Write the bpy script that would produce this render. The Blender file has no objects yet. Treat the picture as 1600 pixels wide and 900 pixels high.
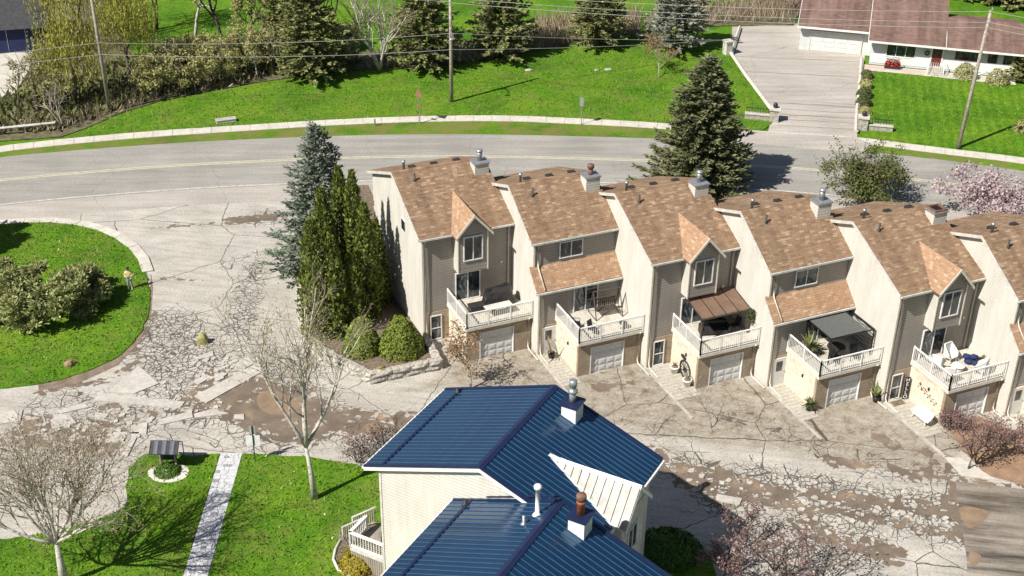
import bpy, bmesh, math, random
import numpy as np
from mathutils import Vector, Matrix, noise as mnoise

random.seed(7)
rng = np.random.default_rng(7)
S = bpy.context.scene
COL = S.collection

# ------------------------------------------------------------------ camera
FPX, PITCH, ROLL, HEAD, CAMZ = 2050.0, math.radians(29.6), math.radians(-0.7), math.radians(23.4), 50.0


def cam_axes():
    fw = np.array([math.sin(HEAD) * math.cos(PITCH), math.cos(HEAD) * math.cos(PITCH), -math.sin(PITCH)])
    rt = np.array([math.cos(HEAD), -math.sin(HEAD), 0.0])
    dn = np.cross(fw, rt)
    return np.array([math.cos(ROLL) * rt + math.sin(ROLL) * dn, -math.sin(ROLL) * rt + math.cos(ROLL) * dn, fw])


AX = cam_axes()
cam = bpy.data.cameras.new("camera")
cam.sensor_width = 36.0
cam.lens = FPX / 1600 * 36.0
cam.clip_end = 3000
co = bpy.data.objects.new("camera", cam)
COL.objects.link(co)
co.matrix_world = Matrix(((AX[0][0], -AX[1][0], -AX[2][0], 0), (AX[0][1], -AX[1][1], -AX[2][1], 0),
                          (AX[0][2], -AX[1][2], -AX[2][2], CAMZ), (0, 0, 0, 1)))
S.camera = co

# ------------------------------------------------------------------ light
SUN_AZ, SUN_EL = math.radians(15.0), math.radians(47.0)      # shadows run towards +x, a little +y
sd = np.array([-math.cos(SUN_AZ) * math.cos(SUN_EL), -math.sin(SUN_AZ) * math.cos(SUN_EL), math.sin(SUN_EL)])
sl = bpy.data.lights.new("sun", 'SUN')
sl.energy = 5.0
sl.angle = math.radians(0.5)
sl.color = (1.0, 0.955, 0.88)
so = bpy.data.objects.new("sun", sl)
so.rotation_euler = Vector(sd).to_track_quat('Z', 'Y').to_euler()
so.location = (0, 0, 90)
COL.objects.link(so)
W = bpy.data.worlds.new("World")
S.world = W
W.use_nodes = True
nt = W.node_tree
sky = nt.nodes.new('ShaderNodeTexSky')
sky.sky_type = 'NISHITA'
sky.sun_disc = False
sky.sun_elevation = SUN_EL
sky.sun_rotation = math.atan2(sd[0], sd[1])
nt.links.new(sky.outputs[0], nt.nodes['Background'].inputs[0])
nt.nodes['Background'].inputs[1].default_value = 0.05
S.view_settings.view_transform = 'Standard'
S.view_settings.look = 'None'
S.view_settings.exposure = 0.7
S.view_settings.gamma = 1.0


# ------------------------------------------------------------------ places on the ground
def G(px, py, z=0.0):
    """point of the place at height z that the photograph shows at (px, py)"""
    d = AX.T @ np.array([(px - 800) / FPX, (py - 450) / FPX, 1.0])
    t = (z - CAMZ) / d[2]
    return np.array([0, 0, CAMZ]) + t * d


def g2(px, py, z=0.0):
    p = G(px, py, z)
    return (float(p[0]), float(p[1]))


# ------------------------------------------------------------------ materials
def mk(name):
    m = bpy.data.materials.new(name)
    m.use_nodes = True
    t = m.node_tree
    return m, t, t.nodes['Principled BSDF']


def N(t, typ, **kw):
    n = t.nodes.new(typ)
    for k, v in kw.items():
        setattr(n, k, v)
    return n


def ramp(t, fac, stops):
    r = N(t, 'ShaderNodeValToRGB')
    e = r.color_ramp.elements
    while len(e) < len(stops):
        e.new(0.5)
    for q, (p, c) in zip(e, stops):
        q.position = p
        q.color = (*c, 1) if len(c) == 3 else c
    t.links.new(fac, r.inputs[0])
    return r.outputs[0]


def mixc(t, fac, a, b, mode='MIX'):
    m = N(t, 'ShaderNodeMix', data_type='RGBA', blend_type=mode)
    for s, v in ((0, fac), (6, a), (7, b)):
        if isinstance(v, (int, float)):
            m.inputs[s].default_value = v
        elif isinstance(v, tuple):
            m.inputs[s].default_value = (*v, 1)
        else:
            t.links.new(v, m.inputs[s])
    return m.outputs[2]


def math_(t, op, a, b=None, clamp=False):
    m = N(t, 'ShaderNodeMath', operation=op, use_clamp=clamp)
    for i, v in enumerate((a, b)):
        if v is None:
            continue
        if isinstance(v, (int, float)):
            m.inputs[i].default_value = v
        else:
            t.links.new(v, m.inputs[i])
    return m.outputs[0]


def noise(t, scale, detail=4, rough=0.55, vec=None, dist=0.0):
    n = N(t, 'ShaderNodeTexNoise')
    n.inputs['Scale'].default_value = scale
    n.inputs['Detail'].default_value = detail
    n.inputs['Roughness'].default_value = rough
    n.inputs['Distortion'].default_value = dist
    if vec is not None:
        t.links.new(vec, n.inputs['Vector'])
    return n.outputs[0]


def coord(t, kind='Object', scale=None):
    c = N(t, 'ShaderNodeTexCoord').outputs[kind]
    if scale:
        m = N(t, 'ShaderNodeMapping')
        m.inputs['Scale'].default_value = scale
        t.links.new(c, m.inputs[0])
        return m.outputs[0]
    return c


def bump(t, bs, h, strength=0.3, dist=0.05):
    b = N(t, 'ShaderNodeBump')
    b.inputs['Strength'].default_value = strength
    b.inputs['Distance'].default_value = dist
    t.links.new(h, b.inputs['Height'])
    t.links.new(b.outputs[0], bs.inputs['Normal'])


def pm(name, c1, c2=None, scale=3.0, rough=0.8, bmp=0.0, bscale=None, island=0.0, spec=0.3, metal=0.0, stretch=None,
       lo=0.35, hi=0.65, grime=0.0):
    """plain procedural material: two tones by noise, optional tone per island, bump, weathering blotches"""
    m, t, b = mk(name)
    c2 = c2 or tuple(x * 0.8 for x in c1)
    v = coord(t, 'Object', stretch)
    n = noise(t, scale, vec=v)
    c = ramp(t, n, [(lo, c2), (hi, c1)])
    if island:
        g = N(t, 'ShaderNodeNewGeometry').outputs['Random Per Island']
        k = ramp(t, g, [(0, (1 - island,) * 3), (1, (1 + island,) * 3)])
        c = mixc(t, 1.0, c, k, 'MULTIPLY')
    if grime:
        n2 = noise(t, scale * 0.17, 5, 0.65, v)
        k = ramp(t, n2, [(0.4, (1 - grime,) * 3), (0.6, (1, 1, 1))])
        c = mixc(t, 1.0, c, k, 'MULTIPLY')
    t.links.new(c, b.inputs['Base Color'])
    b.inputs['Roughness'].default_value = rough
    b.inputs['Specular IOR Level'].default_value = spec
    b.inputs['Metallic'].default_value = metal
    if bmp:
        bump(t, b, noise(t, bscale or scale * 4, 5, vec=v), bmp)
    return m


def leafmat(name, c1, c2, island=0.45, rough=0.6, transl=0.25):
    m, t, b = mk(name)
    g = N(t, 'ShaderNodeNewGeometry').outputs['Random Per Island']
    n = noise(t, 0.9, 3, vec=coord(t))
    f = math_(t, 'ADD', math_(t, 'MULTIPLY', g, 0.6), math_(t, 'MULTIPLY', n, 0.5))
    c = ramp(t, f, [(0.2, c2), (0.8, c1)])
    t.links.new(c, b.inputs['Base Color'])
    b.inputs['Roughness'].default_value = rough
    b.inputs['Specular IOR Level'].default_value = 0.25
    if transl:
        tr = N(t, 'ShaderNodeBsdfTranslucent')
        t.links.new(c, tr.inputs[0])
        mx = N(t, 'ShaderNodeMixShader')
        mx.inputs[0].default_value = transl
        t.links.new(b.outputs[0], mx.inputs[1])
        t.links.new(tr.outputs[0], mx.inputs[2])
        t.links.new(mx.outputs[0], t.nodes['Material Output'].inputs[0])
    return m


def brickmat(name, c1, c2, mortar, w=0.22, h=0.075, side=False):
    m, t, b = mk(name)
    c = N(t, 'ShaderNodeTexCoord').outputs['Object']
    sp = N(t, 'ShaderNodeSeparateXYZ')
    t.links.new(c, sp.inputs[0])
    cb = N(t, 'ShaderNodeCombineXYZ')
    t.links.new(math_(t, 'ADD', sp.outputs[0], sp.outputs[1]), cb.inputs[0])
    t.links.new(sp.outputs[2], cb.inputs[1])
    br = N(t, 'ShaderNodeTexBrick')
    br.inputs['Scale'].default_value = 1.0
    br.inputs['Brick Width'].default_value = w
    br.inputs['Row Height'].default_value = h
    br.inputs['Mortar Size'].default_value = 0.012
    br.inputs['Color1'].default_value = (*c1, 1)
    br.inputs['Color2'].default_value = (*c2, 1)
    br.inputs['Mortar'].default_value = (*mortar, 1)
    t.links.new(cb.outputs[0], br.inputs['Vector'])
    k = ramp(t, noise(t, 1.2, 5, vec=c), [(0.3, (.7,) * 3), (0.7, (1.1,) * 3)])
    t.links.new(mixc(t, 1.0, br.outputs[0], k, 'MULTIPLY'), b.inputs['Base Color'])
    b.inputs['Roughness'].default_value = 0.9
    bump(t, b, br.outputs[1], 0.4, -0.02)
    return m


def lapmat(name, c1, c2, period=0.2, dark=.66):
    """painted lap siding: shade lines of the laps are put into the colour"""
    m, t, b = mk(name)
    v = coord(t)
    n = noise(t, 0.8, 6, 0.65, vec=coord(t, 'Object', (1, 1, 0.5)))
    c = ramp(t, n, [(0.3, c2), (0.7, c1)])
    sp = N(t, 'ShaderNodeSeparateXYZ')
    t.links.new(v, sp.inputs[0])
    f = math_(t, 'FRACT', math_(t, 'DIVIDE', sp.outputs[2], period))
    k = ramp(t, f, [(0.0, (dark,) * 3), (0.26, (.98,) * 3), (1.0, (1, 1, 1))])  # painted lap shadow: darkest at each lap line
    c = mixc(t, 1.0, c, k, 'MULTIPLY')
    n4 = noise(t, 1.6, 5, .7, coord(t, 'Object', (2.2, 2.2, .16)))
    c = mixc(t, 1.0, c, ramp(t, n4, [(.3, (.92, .91, .89)), (.55, (1.02,) * 3)]), 'MULTIPLY')
    n3 = noise(t, 14, 3, vec=v)
    c = mixc(t, 1.0, c, ramp(t, n3, [(.3, (.88,) * 3), (.7, (1.05,) * 3)]), 'MULTIPLY')
    t.links.new(c, b.inputs['Base Color'])
    b.inputs['Roughness'].default_value = 0.65
    return m


def grassmat(name, stripes=None, dry=0.0, dlo=.5):
    m, t, b = mk(name)
    v = coord(t)
    n1 = noise(t, 0.18, 5, 0.6, v)
    n2 = noise(t, 1.7, 4, 0.6, v)
    n3 = noise(t, 9.0, 4, 0.65, v)
    c = ramp(t, n1, [(0.28, (.042, .112, .010)), (0.48, (.082, .19, .013)), (0.66, (.125, .225, .018))])
    c = mixc(t, 1.0, c, ramp(t, n2, [(.3, (.72, .75, .7)), (.7, (1.22, 1.15, 1.1))]), 'MULTIPLY')
    c = mixc(t, 1.0, c, ramp(t, n3, [(.3, (.55, .6, .5)), (.7, (1.35, 1.3, 1.2))]), 'MULTIPLY')
    if dry:
        d = noise(t, 0.45, 5, 0.7, v)
        c = mixc(t, ramp(t, d, [(dlo, (0, 0, 0)), (dlo + .22, (dry,) * 3)]), c, (.17, .15, .05))
    if stripes:
        w = N(t, 'ShaderNodeTexWave')
        w.inputs['Scale'].default_value = stripes[0]
        w.inputs['Distortion'].default_value = 1.5
        mp = N(t, 'ShaderNodeMapping')
        mp.inputs['Rotation'].default_value = (0, 0, stripes[1])
        t.links.new(v, mp.inputs[0])
        t.links.new(mp.outputs[0], w.inputs[0])
        c = mixc(t, 1.0, c, ramp(t, w.outputs[1], [(.3, (.93, .93, .9)), (.8, (1.14, 1.1, 1.1))]), 'MULTIPLY')
    t.links.new(c, b.inputs['Base Color'])
    b.inputs['Roughness'].default_value = 0.9
    b.inputs['Specular IOR Level'].default_value = 0.1
    bump(t, b, n3, 0.8, 0.12)
    return m


def lotmat():
    """bleached, alligator-cracked asphalt; attributes crack and mud say where it has broken up"""
    m, t, b = mk('cracked_asphalt')
    v = coord(t)
    cr = N(t, 'ShaderNodeAttribute', attribute_name='crack').outputs['Fac']
    mu = N(t, 'ShaderNodeAttribute', attribute_name='mud').outputs['Fac']
    old = N(t, 'ShaderNodeAttribute', attribute_name='old').outputs['Fac']
    nb = noise(t, 0.35, 6, 0.6, v)
    nf = noise(t, 6.0, 6, 0.7, v)
    nff = noise(t, 28.0, 3, 0.7, v)
    c = ramp(t, nb, [(.3, (.34, .318, .28)), (.7, (.46, .43, .385))])
    oc = ramp(t, noise(t, 1.1, 8, .75, v), [(.36, (.16, .13, .098)), (.47, (.275, .24, .19)), (.6, (.335, .305, .255))])
    c = mixc(t, old, c, oc)
    c = mixc(t, 1.0, c, ramp(t, nf, [(.28, (.58,) * 3), (.5, (.98,) * 3), (.75, (1.14,) * 3)]), 'MULTIPLY')
    c = mixc(t, 1.0, c, ramp(t, nff, [(.3, (.72,) * 3), (.7, (1.18,) * 3)]), 'MULTIPLY')
    stm = N(t, 'ShaderNodeMapping')
    stm.vector_type = 'TEXTURE'
    stm.inputs['Rotation'].default_value = (0, 0, math.radians(-31.5))
    stm.inputs['Scale'].default_value = (4.5, .6, 1)
    t.links.new(v, stm.inputs[0])
    ns = noise(t, 1.1, 7, .7, stm.outputs[0], .3)
    c = mixc(t, 1.0, c, ramp(t, ns, [(.3, (.78, .76, .73)), (.55, (1.04,) * 3)]), 'MULTIPLY')
    # warped coordinates for the cracks
    wv = N(t, 'ShaderNodeTexNoise')
    wv.inputs['Scale'].default_value = 0.9
    wv.inputs['Detail'].default_value = 4
    t.links.new(v, wv.inputs[0])
    ad = N(t, 'ShaderNodeVectorMath', operation='MULTIPLY_ADD')
    t.links.new(wv.outputs[1], ad.inputs[0])
    ad.inputs[1].default_value = (.55, .55, 0)
    t.links.new(v, ad.inputs[2])

    def cracks(scale, rnd=1.0):
        vo = N(t, 'ShaderNodeTexVoronoi', feature='DISTANCE_TO_EDGE')
        vo.inputs['Scale'].default_value = scale
        vo.inputs['Randomness'].default_value = rnd
        t.links.new(ad.outputs[0], vo.inputs['Vector'])
        return vo.outputs['Distance']
    d0, d1, d2, d3 = cracks(2.35), cracks(1.25), cracks(.5), cracks(.115)
    cn = math_(t, 'ADD', cr, math_(t, 'MULTIPLY', math_(t, 'SUBTRACT', noise(t, .7, 6, .7, v), .5), 1.6))
    lines = []
    for d, th, wd_, mx in ((d0, .4, .15, .07), (d1, .2, .06, .024), (d2, .16, .04, .012)):
        w = math_(t, 'MINIMUM', math_(t, 'MULTIPLY', math_(t, 'SUBTRACT', cn, th), wd_), mx)
        lines.append(math_(t, 'LESS_THAN', d, w))
    lines.append(math_(t, 'LESS_THAN', d3, .0028))
    k = lines[0]
    for q in lines[1:]:
        k = math_(t, 'MAXIMUM', k, q)
    c = mixc(t, math_(t, 'MULTIPLY', k, .88), c, (.06, .05, .04))
    cell = N(t, 'ShaderNodeTexVoronoi', feature='F1')
    cell.inputs['Scale'].default_value = 2.35
    t.links.new(ad.outputs[0], cell.inputs['Vector'])
    csep = N(t, 'ShaderNodeSeparateColor')
    t.links.new(cell.outputs['Color'], csep.inputs[0])
    # mud and puddled grit
    nm = math_(t, 'ADD', math_(t, 'MULTIPLY', noise(t, 0.9, 7, 0.68, v, 0.6), .4), math_(t, 'MULTIPLY', ns, .6))
    f = math_(t, 'ADD', mu, math_(t, 'MULTIPLY', math_(t, 'SUBTRACT', nm, .5), 1.4))
    f = math_(t, 'ADD', f, math_(t, 'MULTIPLY', math_(t, 'SUBTRACT', csep.outputs[0], .5), .5))
    mm = ramp(t, f, [(.5, (0, 0, 0)), (.54, (1, 1, 1))])
    mc = ramp(t, noise(t, .55, 5, .6, v), [(.4, (.125, .098, .075)), (.6, (.18, .14, .105)), (.72, (.32, .215, .125))])
    c = mixc(t, mm, c, mc)
    t.links.new(c, b.inputs['Base Color'])
    b.inputs['Roughness'].default_value = .92
    b.inputs['Specular IOR Level'].default_value = .15
    h = math_(t, 'SUBTRACT', math_(t, 'MULTIPLY', nf, .3), math_(t, 'ADD', k, math_(t, 'MULTIPLY', mm, .6)))
    bump(t, b, h, .6, .04)
    return m


def roadmat(name, c1, c2, seams=True, streak=(.2, -22)):
    m, t, b = mk(name)
    v = coord(t)
    c = ramp(t, noise(t, .16, 6, .6, v), [(.3, c2), (.7, c1)])
    c = mixc(t, 1.0, c, ramp(t, noise(t, 5, 6, .7, v), [(.3, (.8,) * 3), (.7, (1.12,) * 3)]), 'MULTIPLY')
    c = mixc(t, 1.0, c, ramp(t, noise(t, 30, 3, .7, v), [(.3, (.82,) * 3), (.7, (1.12,) * 3)]), 'MULTIPLY')
    mp = N(t, 'ShaderNodeMapping')
    mp.vector_type = 'TEXTURE'
    mp.inputs['Rotation'].default_value = (0, 0, math.radians(streak[1]))
    mp.inputs['Scale'].default_value = (9, .9, 1)
    t.links.new(v, mp.inputs[0])
    c = mixc(t, 1.0, c, ramp(t, noise(t, 1.0, 5, .65, mp.outputs[0]), [(.3, (1 - streak[0],) * 3), (.62, (1.06,) * 3)]), 'MULTIPLY')
    if seams:
        vo = N(t, 'ShaderNodeTexVoronoi', feature='DISTANCE_TO_EDGE')
        vo.inputs['Scale'].default_value = .085
        w = N(t, 'ShaderNodeTexNoise')
        w.inputs['Scale'].default_value = .8
        w.inputs['Detail'].default_value = 5
        t.links.new(v, w.inputs[0])
        ad = N(t, 'ShaderNodeVectorMath', operation='MULTIPLY_ADD')
        t.links.new(w.outputs[1], ad.inputs[0])
        ad.inputs[1].default_value = (1.6, 1.6, 0)
        t.links.new(v, ad.inputs[2])
        t.links.new(ad.outputs[0], vo.inputs['Vector'])
        k = math_(t, 'LESS_THAN', vo.outputs['Distance'], .0016)
        c = mixc(t, math_(t, 'MULTIPLY', k, .4), c, (.07, .06, .055))
    t.links.new(c, b.inputs['Base Color'])
    b.inputs['Roughness'].default_value = .9
    b.inputs['Specular IOR Level'].default_value = .2
    bump(t, b, noise(t, 12, 5, vec=v), .25, .02)
    return m


def shinglemat(name, cols, streak=0.35):
    m, t, b = mk(name)
    g = N(t, 'ShaderNodeNewGeometry').outputs['Random Per Island']
    v = coord(t)
    c = ramp(t, g, [(i / (len(cols) - 1), q) for i, q in enumerate(cols)])
    n = noise(t, .45, 6, .65, coord(t, 'Object', (2.4, .22, .22)))
    c = mixc(t, 1.0, c, ramp(t, n, [(.35, (1 - streak,) * 3), (.62, (1.08,) * 3)]), 'MULTIPLY')
    c = mixc(t, 1.0, c, ramp(t, noise(t, 18, 4, .7, v), [(.3, (.75,) * 3), (.7, (1.2,) * 3)]), 'MULTIPLY')
    t.links.new(c, b.inputs['Base Color'])
    b.inputs['Roughness'].default_value = .95
    b.inputs['Specular IOR Level'].default_value = .15
    return m


M = {}
M['terrain'] = grassmat('far_grass')
M['lawn'] = grassmat('lawn_grass', dry=.45, dlo=.46)
M['lawn_strip'] = grassmat('verge_grass', dry=.8, dlo=.38)
M['lawn_mown'] = grassmat('mown_grass', stripes=(.32, .62))
M['lot'] = lotmat()
M['road'] = roadmat('road_asphalt', (.315, .30, .272), (.25, .237, .215))
M['rutted'] = roadmat('rutted_lane', (.35, .31, .26), (.17, .138, .108), False, (.85, -31))
M['puddle'] = pm('muddy_water', (.27, .19, .125), (.19, .135, .09), 1.2, .12, spec=.5)
M['drive'] = roadmat('old_driveway', (.41, .375, .335), (.34, .31, .275))
M['slab'] = pm('slab_asphalt', (.47, .44, .395), (.39, .36, .325), 4, .9, .3, 14, grime=.15)
M['walk'] = pm('concrete_walk', (.52, .49, .43), (.43, .40, .35), 2.5, .9, .2, 12, island=.08, grime=.12)
M['concrete'] = pm('concrete', (.46, .43, .38), (.34, .32, .28), 2, .9, .2, 12, grime=.2)
M['yellow'] = pm('yellow_line', (.50, .45, .29), (.36, .335, .27), 2.2, .8)
M['white_line'] = pm('white_line', (.5, .48, .44), (.33, .31, .28), 2.5, .8)
M['mulch'] = pm('mulch', (.20, .15, .11), (.09, .065, .045), 7, .95, .8, 12)
M['scrub'] = pm('scrub_earth', (.15, .125, .075), (.055, .06, .025), 1.6, .95, .8, 6)
M['dirt_dark'] = pm('trodden_earth', (.215, .165, .125), (.14, .105, .078), 1.5, .95, .6, 9)
M['dirt'] = pm('bare_dirt', (.28, .18, .115), (.20, .125, .08), 1.5, .95, .5, 9)
M['gravel'] = pm('white_gravel', (.62, .59, .54), (.42, .40, .36), 16, .9, .8, 20)
M['paver'] = pm('paver', (.50, .50, .51), (.40, .40, .41), 5, .85, .2, 20)
M['paver_dark'] = pm('paver_dark', (.27, .275, .29), (.2, .2, .215), 5, .85, .2, 20)
M['patio'] = pm('patio_stone', (.42, .39, .33), (.31, .285, .24), 6, .9, .3, 20, island=.18)
M['cream'] = lapmat('cream_siding', (.585, .558, .50), (.48, .458, .41), .2)
M['tan'] = lapmat('taupe_siding', (.315, .28, .24), (.245, .217, .19), .2, .45)
M['stucco'] = pm('cream_stucco', (.66, .60, .48), (.50, .45, .35), 3, .9, .25, 22, grime=.15)
M['brick'] = brickmat('buff_brick', (.36, .255, .16), (.27, .185, .115), (.34, .30, .24))
M['white'] = pm('white_paint', (.74, .73, .70), (.64, .63, .60), 3, .45, grime=.06)
M['white_dirty'] = pm('weathered_white', (.60, .58, .53), (.46, .44, .40), 4, .6, .1, grime=.18)
M['trim'] = pm('cream_trim', (.60, .56, .48), (.50, .46, .39), 4, .55)
M['door'] = pm('white_door', (.60, .60, .58), (.52, .52, .50), 2, .4)
M['doorframe'] = pm('white_frame', (.72, .71, .68), None, 3, .45)
M['shingle'] = shinglemat('brown_shingle', [(.18, .115, .072), (.21, .136, .085), (.225, .148, .094), (.235, .155, .1), (.25, .166, .108), (.335, .245, .165)], .24)
M['shingle_low'] = shinglemat('tan_shingle', [(.26, .16, .098), (.29, .182, .112), (.31, .196, .123), (.325, .207, .132), (.4, .28, .185)], .08)
M['shingle_red'] = shinglemat('maroon_shingle', [(.15, .095, .08), (.18, .115, .095), (.205, .133, .108), (.19, .12, .098)], .35)
M['underroof'] = pm('roof_deck', (.14, .09, .06), None, 3, .9)
M['metal'] = pm('galvanised_metal', (.42, .43, .44), (.3, .31, .32), 5, .4, metal=.6, spec=.5)
M['dark'] = pm('dark_metal', (.035, .033, .032), (.02, .02, .02), 5, .55)
M['black'] = pm('black_plastic', (.012, .012, .014), None, 5, .3, spec=.5)
M['rust'] = pm('rusted_metal', (.22, .11, .07), (.09, .06, .05), 4, .7, .2)
M['terracotta'] = pm('orange_flue', (.36, .115, .055), (.24, .07, .03), 5, .6)
M['wood'] = pm('grey_wood', (.30, .265, .215), (.19, .165, .13), 2, .85, .4, 14, stretch=(1, 1, .25))
M['wood_dark'] = pm('dark_wood', (.09, .07, .055), (.05, .04, .03), 2, .8, .3)
M['deckboard'] = pm('deck_boards', (.50, .46, .39), (.38, .35, .29), 3, .85, .2)
M['bark'] = pm('bark', (.16, .13, .10), (.08, .065, .05), 5, .95, .6, 18)
M['bark_pale'] = pm('pale_bark', (.44, .415, .365), (.22, .20, .175), 3.5, .85, .4, 14, lo=.38, hi=.5)
M['twig'] = pm('twig', (.34, .29, .21), (.2, .17, .12), 4, .9)
M['twig_dark'] = pm('dark_twig', (.15, .11, .085), (.09, .065, .05), 4, .9)
M['dormer_metal'] = pm('weathered_white_metal', (.38, .365, .33), (.27, .255, .23), 3, .45, .1, grime=.3)
M['bark_mid'] = pm('grey_bark', (.36, .32, .27), (.2, .175, .145), 4, .9, .4, 14)
M['stone'] = pm('limestone', (.42, .395, .345), (.19, .175, .148), 5, .95, 1.0, 9, island=.15)
M['brownstone'] = pm('brown_rock', (.30, .19, .13), (.2, .12, .08), 4, .95, .6)
M['curtain'] = pm('curtain', (.4, .4, .4), None, 3, .9)
M['tarp'] = pm('black_tarp', (.02, .02, .022), (.01, .01, .012), 3, .25, .5, 6, spec=.6)
M['awning'] = pm('brown_awning', (.165, .105, .07), (.13, .08, .055), 2, .85)
M['mesh_canopy'] = pm('grey_mesh', (.115, .12, .115), (.06, .065, .06), 26, .9)
M['wicker'] = pm('white_wicker', (.70, .69, .67), (.45, .44, .42), 22, .7, .4, 30)
M['bluecloth'] = pm('navy_cloth', (.02, .03, .10), (.015, .02, .06), 4, .8)
M['red'] = pm('red_paint', (.42, .03, .03), (.3, .02, .02), 4, .5)
M['maroon'] = pm('maroon_door', (.13, .03, .03), None, 4, .5)
M['shade_blue'] = pm('shade_blue_wall', (.54, .56, .55), (.48, .50, .49), 2, .7, grime=.05)  # white wall with the bluish eave shade put into its colour
M['pinkwalk'] = pm('pink_walk', (.50, .36, .30), (.43, .31, .26), 3, .9)
M['blueroof_panel'] = pm('blue_metal_roof', (.012, .072, .15), (.009, .055, .12), .55, .22, spec=1.0, lo=.3, hi=.7, metal=.62, grime=.15, bmp=.03, bscale=.8)
q_ = M['blueroof_panel'].node_tree.nodes['Principled BSDF'].inputs
q_['Coat Weight'].default_value = .7
q_['Coat Roughness'].default_value = .16
q_['Coat IOR'].default_value = 1.6
M['blueroof_trim'] = pm('navy_trim', (.012, .02, .06), None, 2, .4, spec=.5)
M['seam'] = pm('roof_seam', (.05, .09, .19), None, 2, .35, spec=.6, metal=.1)  # paler than the panels: sun glints on the ribs, painted in
M['greytarp'] = pm('grey_sheet', (.36, .36, .37), None, 3, .7)
M['signwhite'] = pm('sign_white', (.75, .75, .74), None, 3, .5)
M['rustsign'] = pm('sign_back', (.24, .13, .07), (.15, .09, .06), 6, .6)
M['darkroof'] = pm('charcoal_roof', (.05, .05, .055), (.03, .03, .033), 3, .8)
M['insul'] = pm('wire', (.30, .30, .29), None, 3, .6)
M['skin'] = pm('skin', (.45, .27, .19), None, 5, .6)
M['jacket'] = pm('yellow_jacket', (.62, .50, .26), (.52, .41, .2), 8, .8)
M['jeans'] = pm('blue_jeans', (.27, .32, .36), (.18, .22, .26), 8, .85)
M['hair'] = pm('dark_hair', (.04, .03, .022), None, 8, .7)
m_, t_, b_ = mk('window_glass')
gl_ = noise(t_, .9, 3, .6, coord(t_, 'Object', (1.6, 1, .7)), 1.2)
t_.links.new(ramp(t_, gl_, [(.42, (.012, .015, .018)), (.6, (.05, .06, .066)), (.68, (.22, .24, .25))]), b_.inputs['Base Color'])  # pale mottling painted in as reflections on the panes
b_.inputs['Roughness'].default_value = .08
b_.inputs['Specular IOR Level'].default_value = .7
M['glass'] = m_

L_ = {'spruce_blue': ((.245, .285, .215), (.08, .10, .074)), 'pine': ((.21, .22, .105), (.07, .08, .038)),
      'cedar': ((.22, .265, .055), (.05, .068, .017)), 'dome': ((.2, .25, .035), (.08, .115, .016)),
      'shrub': ((.10, .12, .04), (.05, .065, .02)), 'olive': ((.15, .165, .05), (.05, .06, .02)),
      'willow': ((.38, .36, .07), (.18, .18, .04)), 'bud': ((.40, .38, .15), (.17, .17, .065)),
      'pink': ((.52, .42, .43), (.25, .18, .185)), 'purple': ((.27, .17, .16), (.11, .065, .065)),
      'rustleaf': ((.33, .20, .10), (.18, .11, .055)), 'gold': ((.34, .27, .03), (.17, .14, .02)),
      'conifer': ((.27, .275, .105), (.085, .10, .04)), 'conifer_grey': ((.31, .32, .24), (.11, .125, .09)),
      'reed': ((.42, .33, .24), (.22, .17, .115)), 'island_pine': ((.40, .42, .17), (.13, .145, .055)),
      'green': ((.10, .19, .03), (.045, .09, .015)), 'palm': ((.22, .24, .09), (.1, .12, .04)),
      'tuft': ((.18, .30, .024), (.065, .15, .011)), 'tuft_dry': ((.15, .17, .045), (.06, .085, .018))}
for k_, (a_, b2_) in L_.items():
    M[k_] = leafmat('leaf_' + k_, a_, b2_)
M['petal'] = pm('clover_flower', (.6, .62, .45), None, 3, .8)


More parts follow.
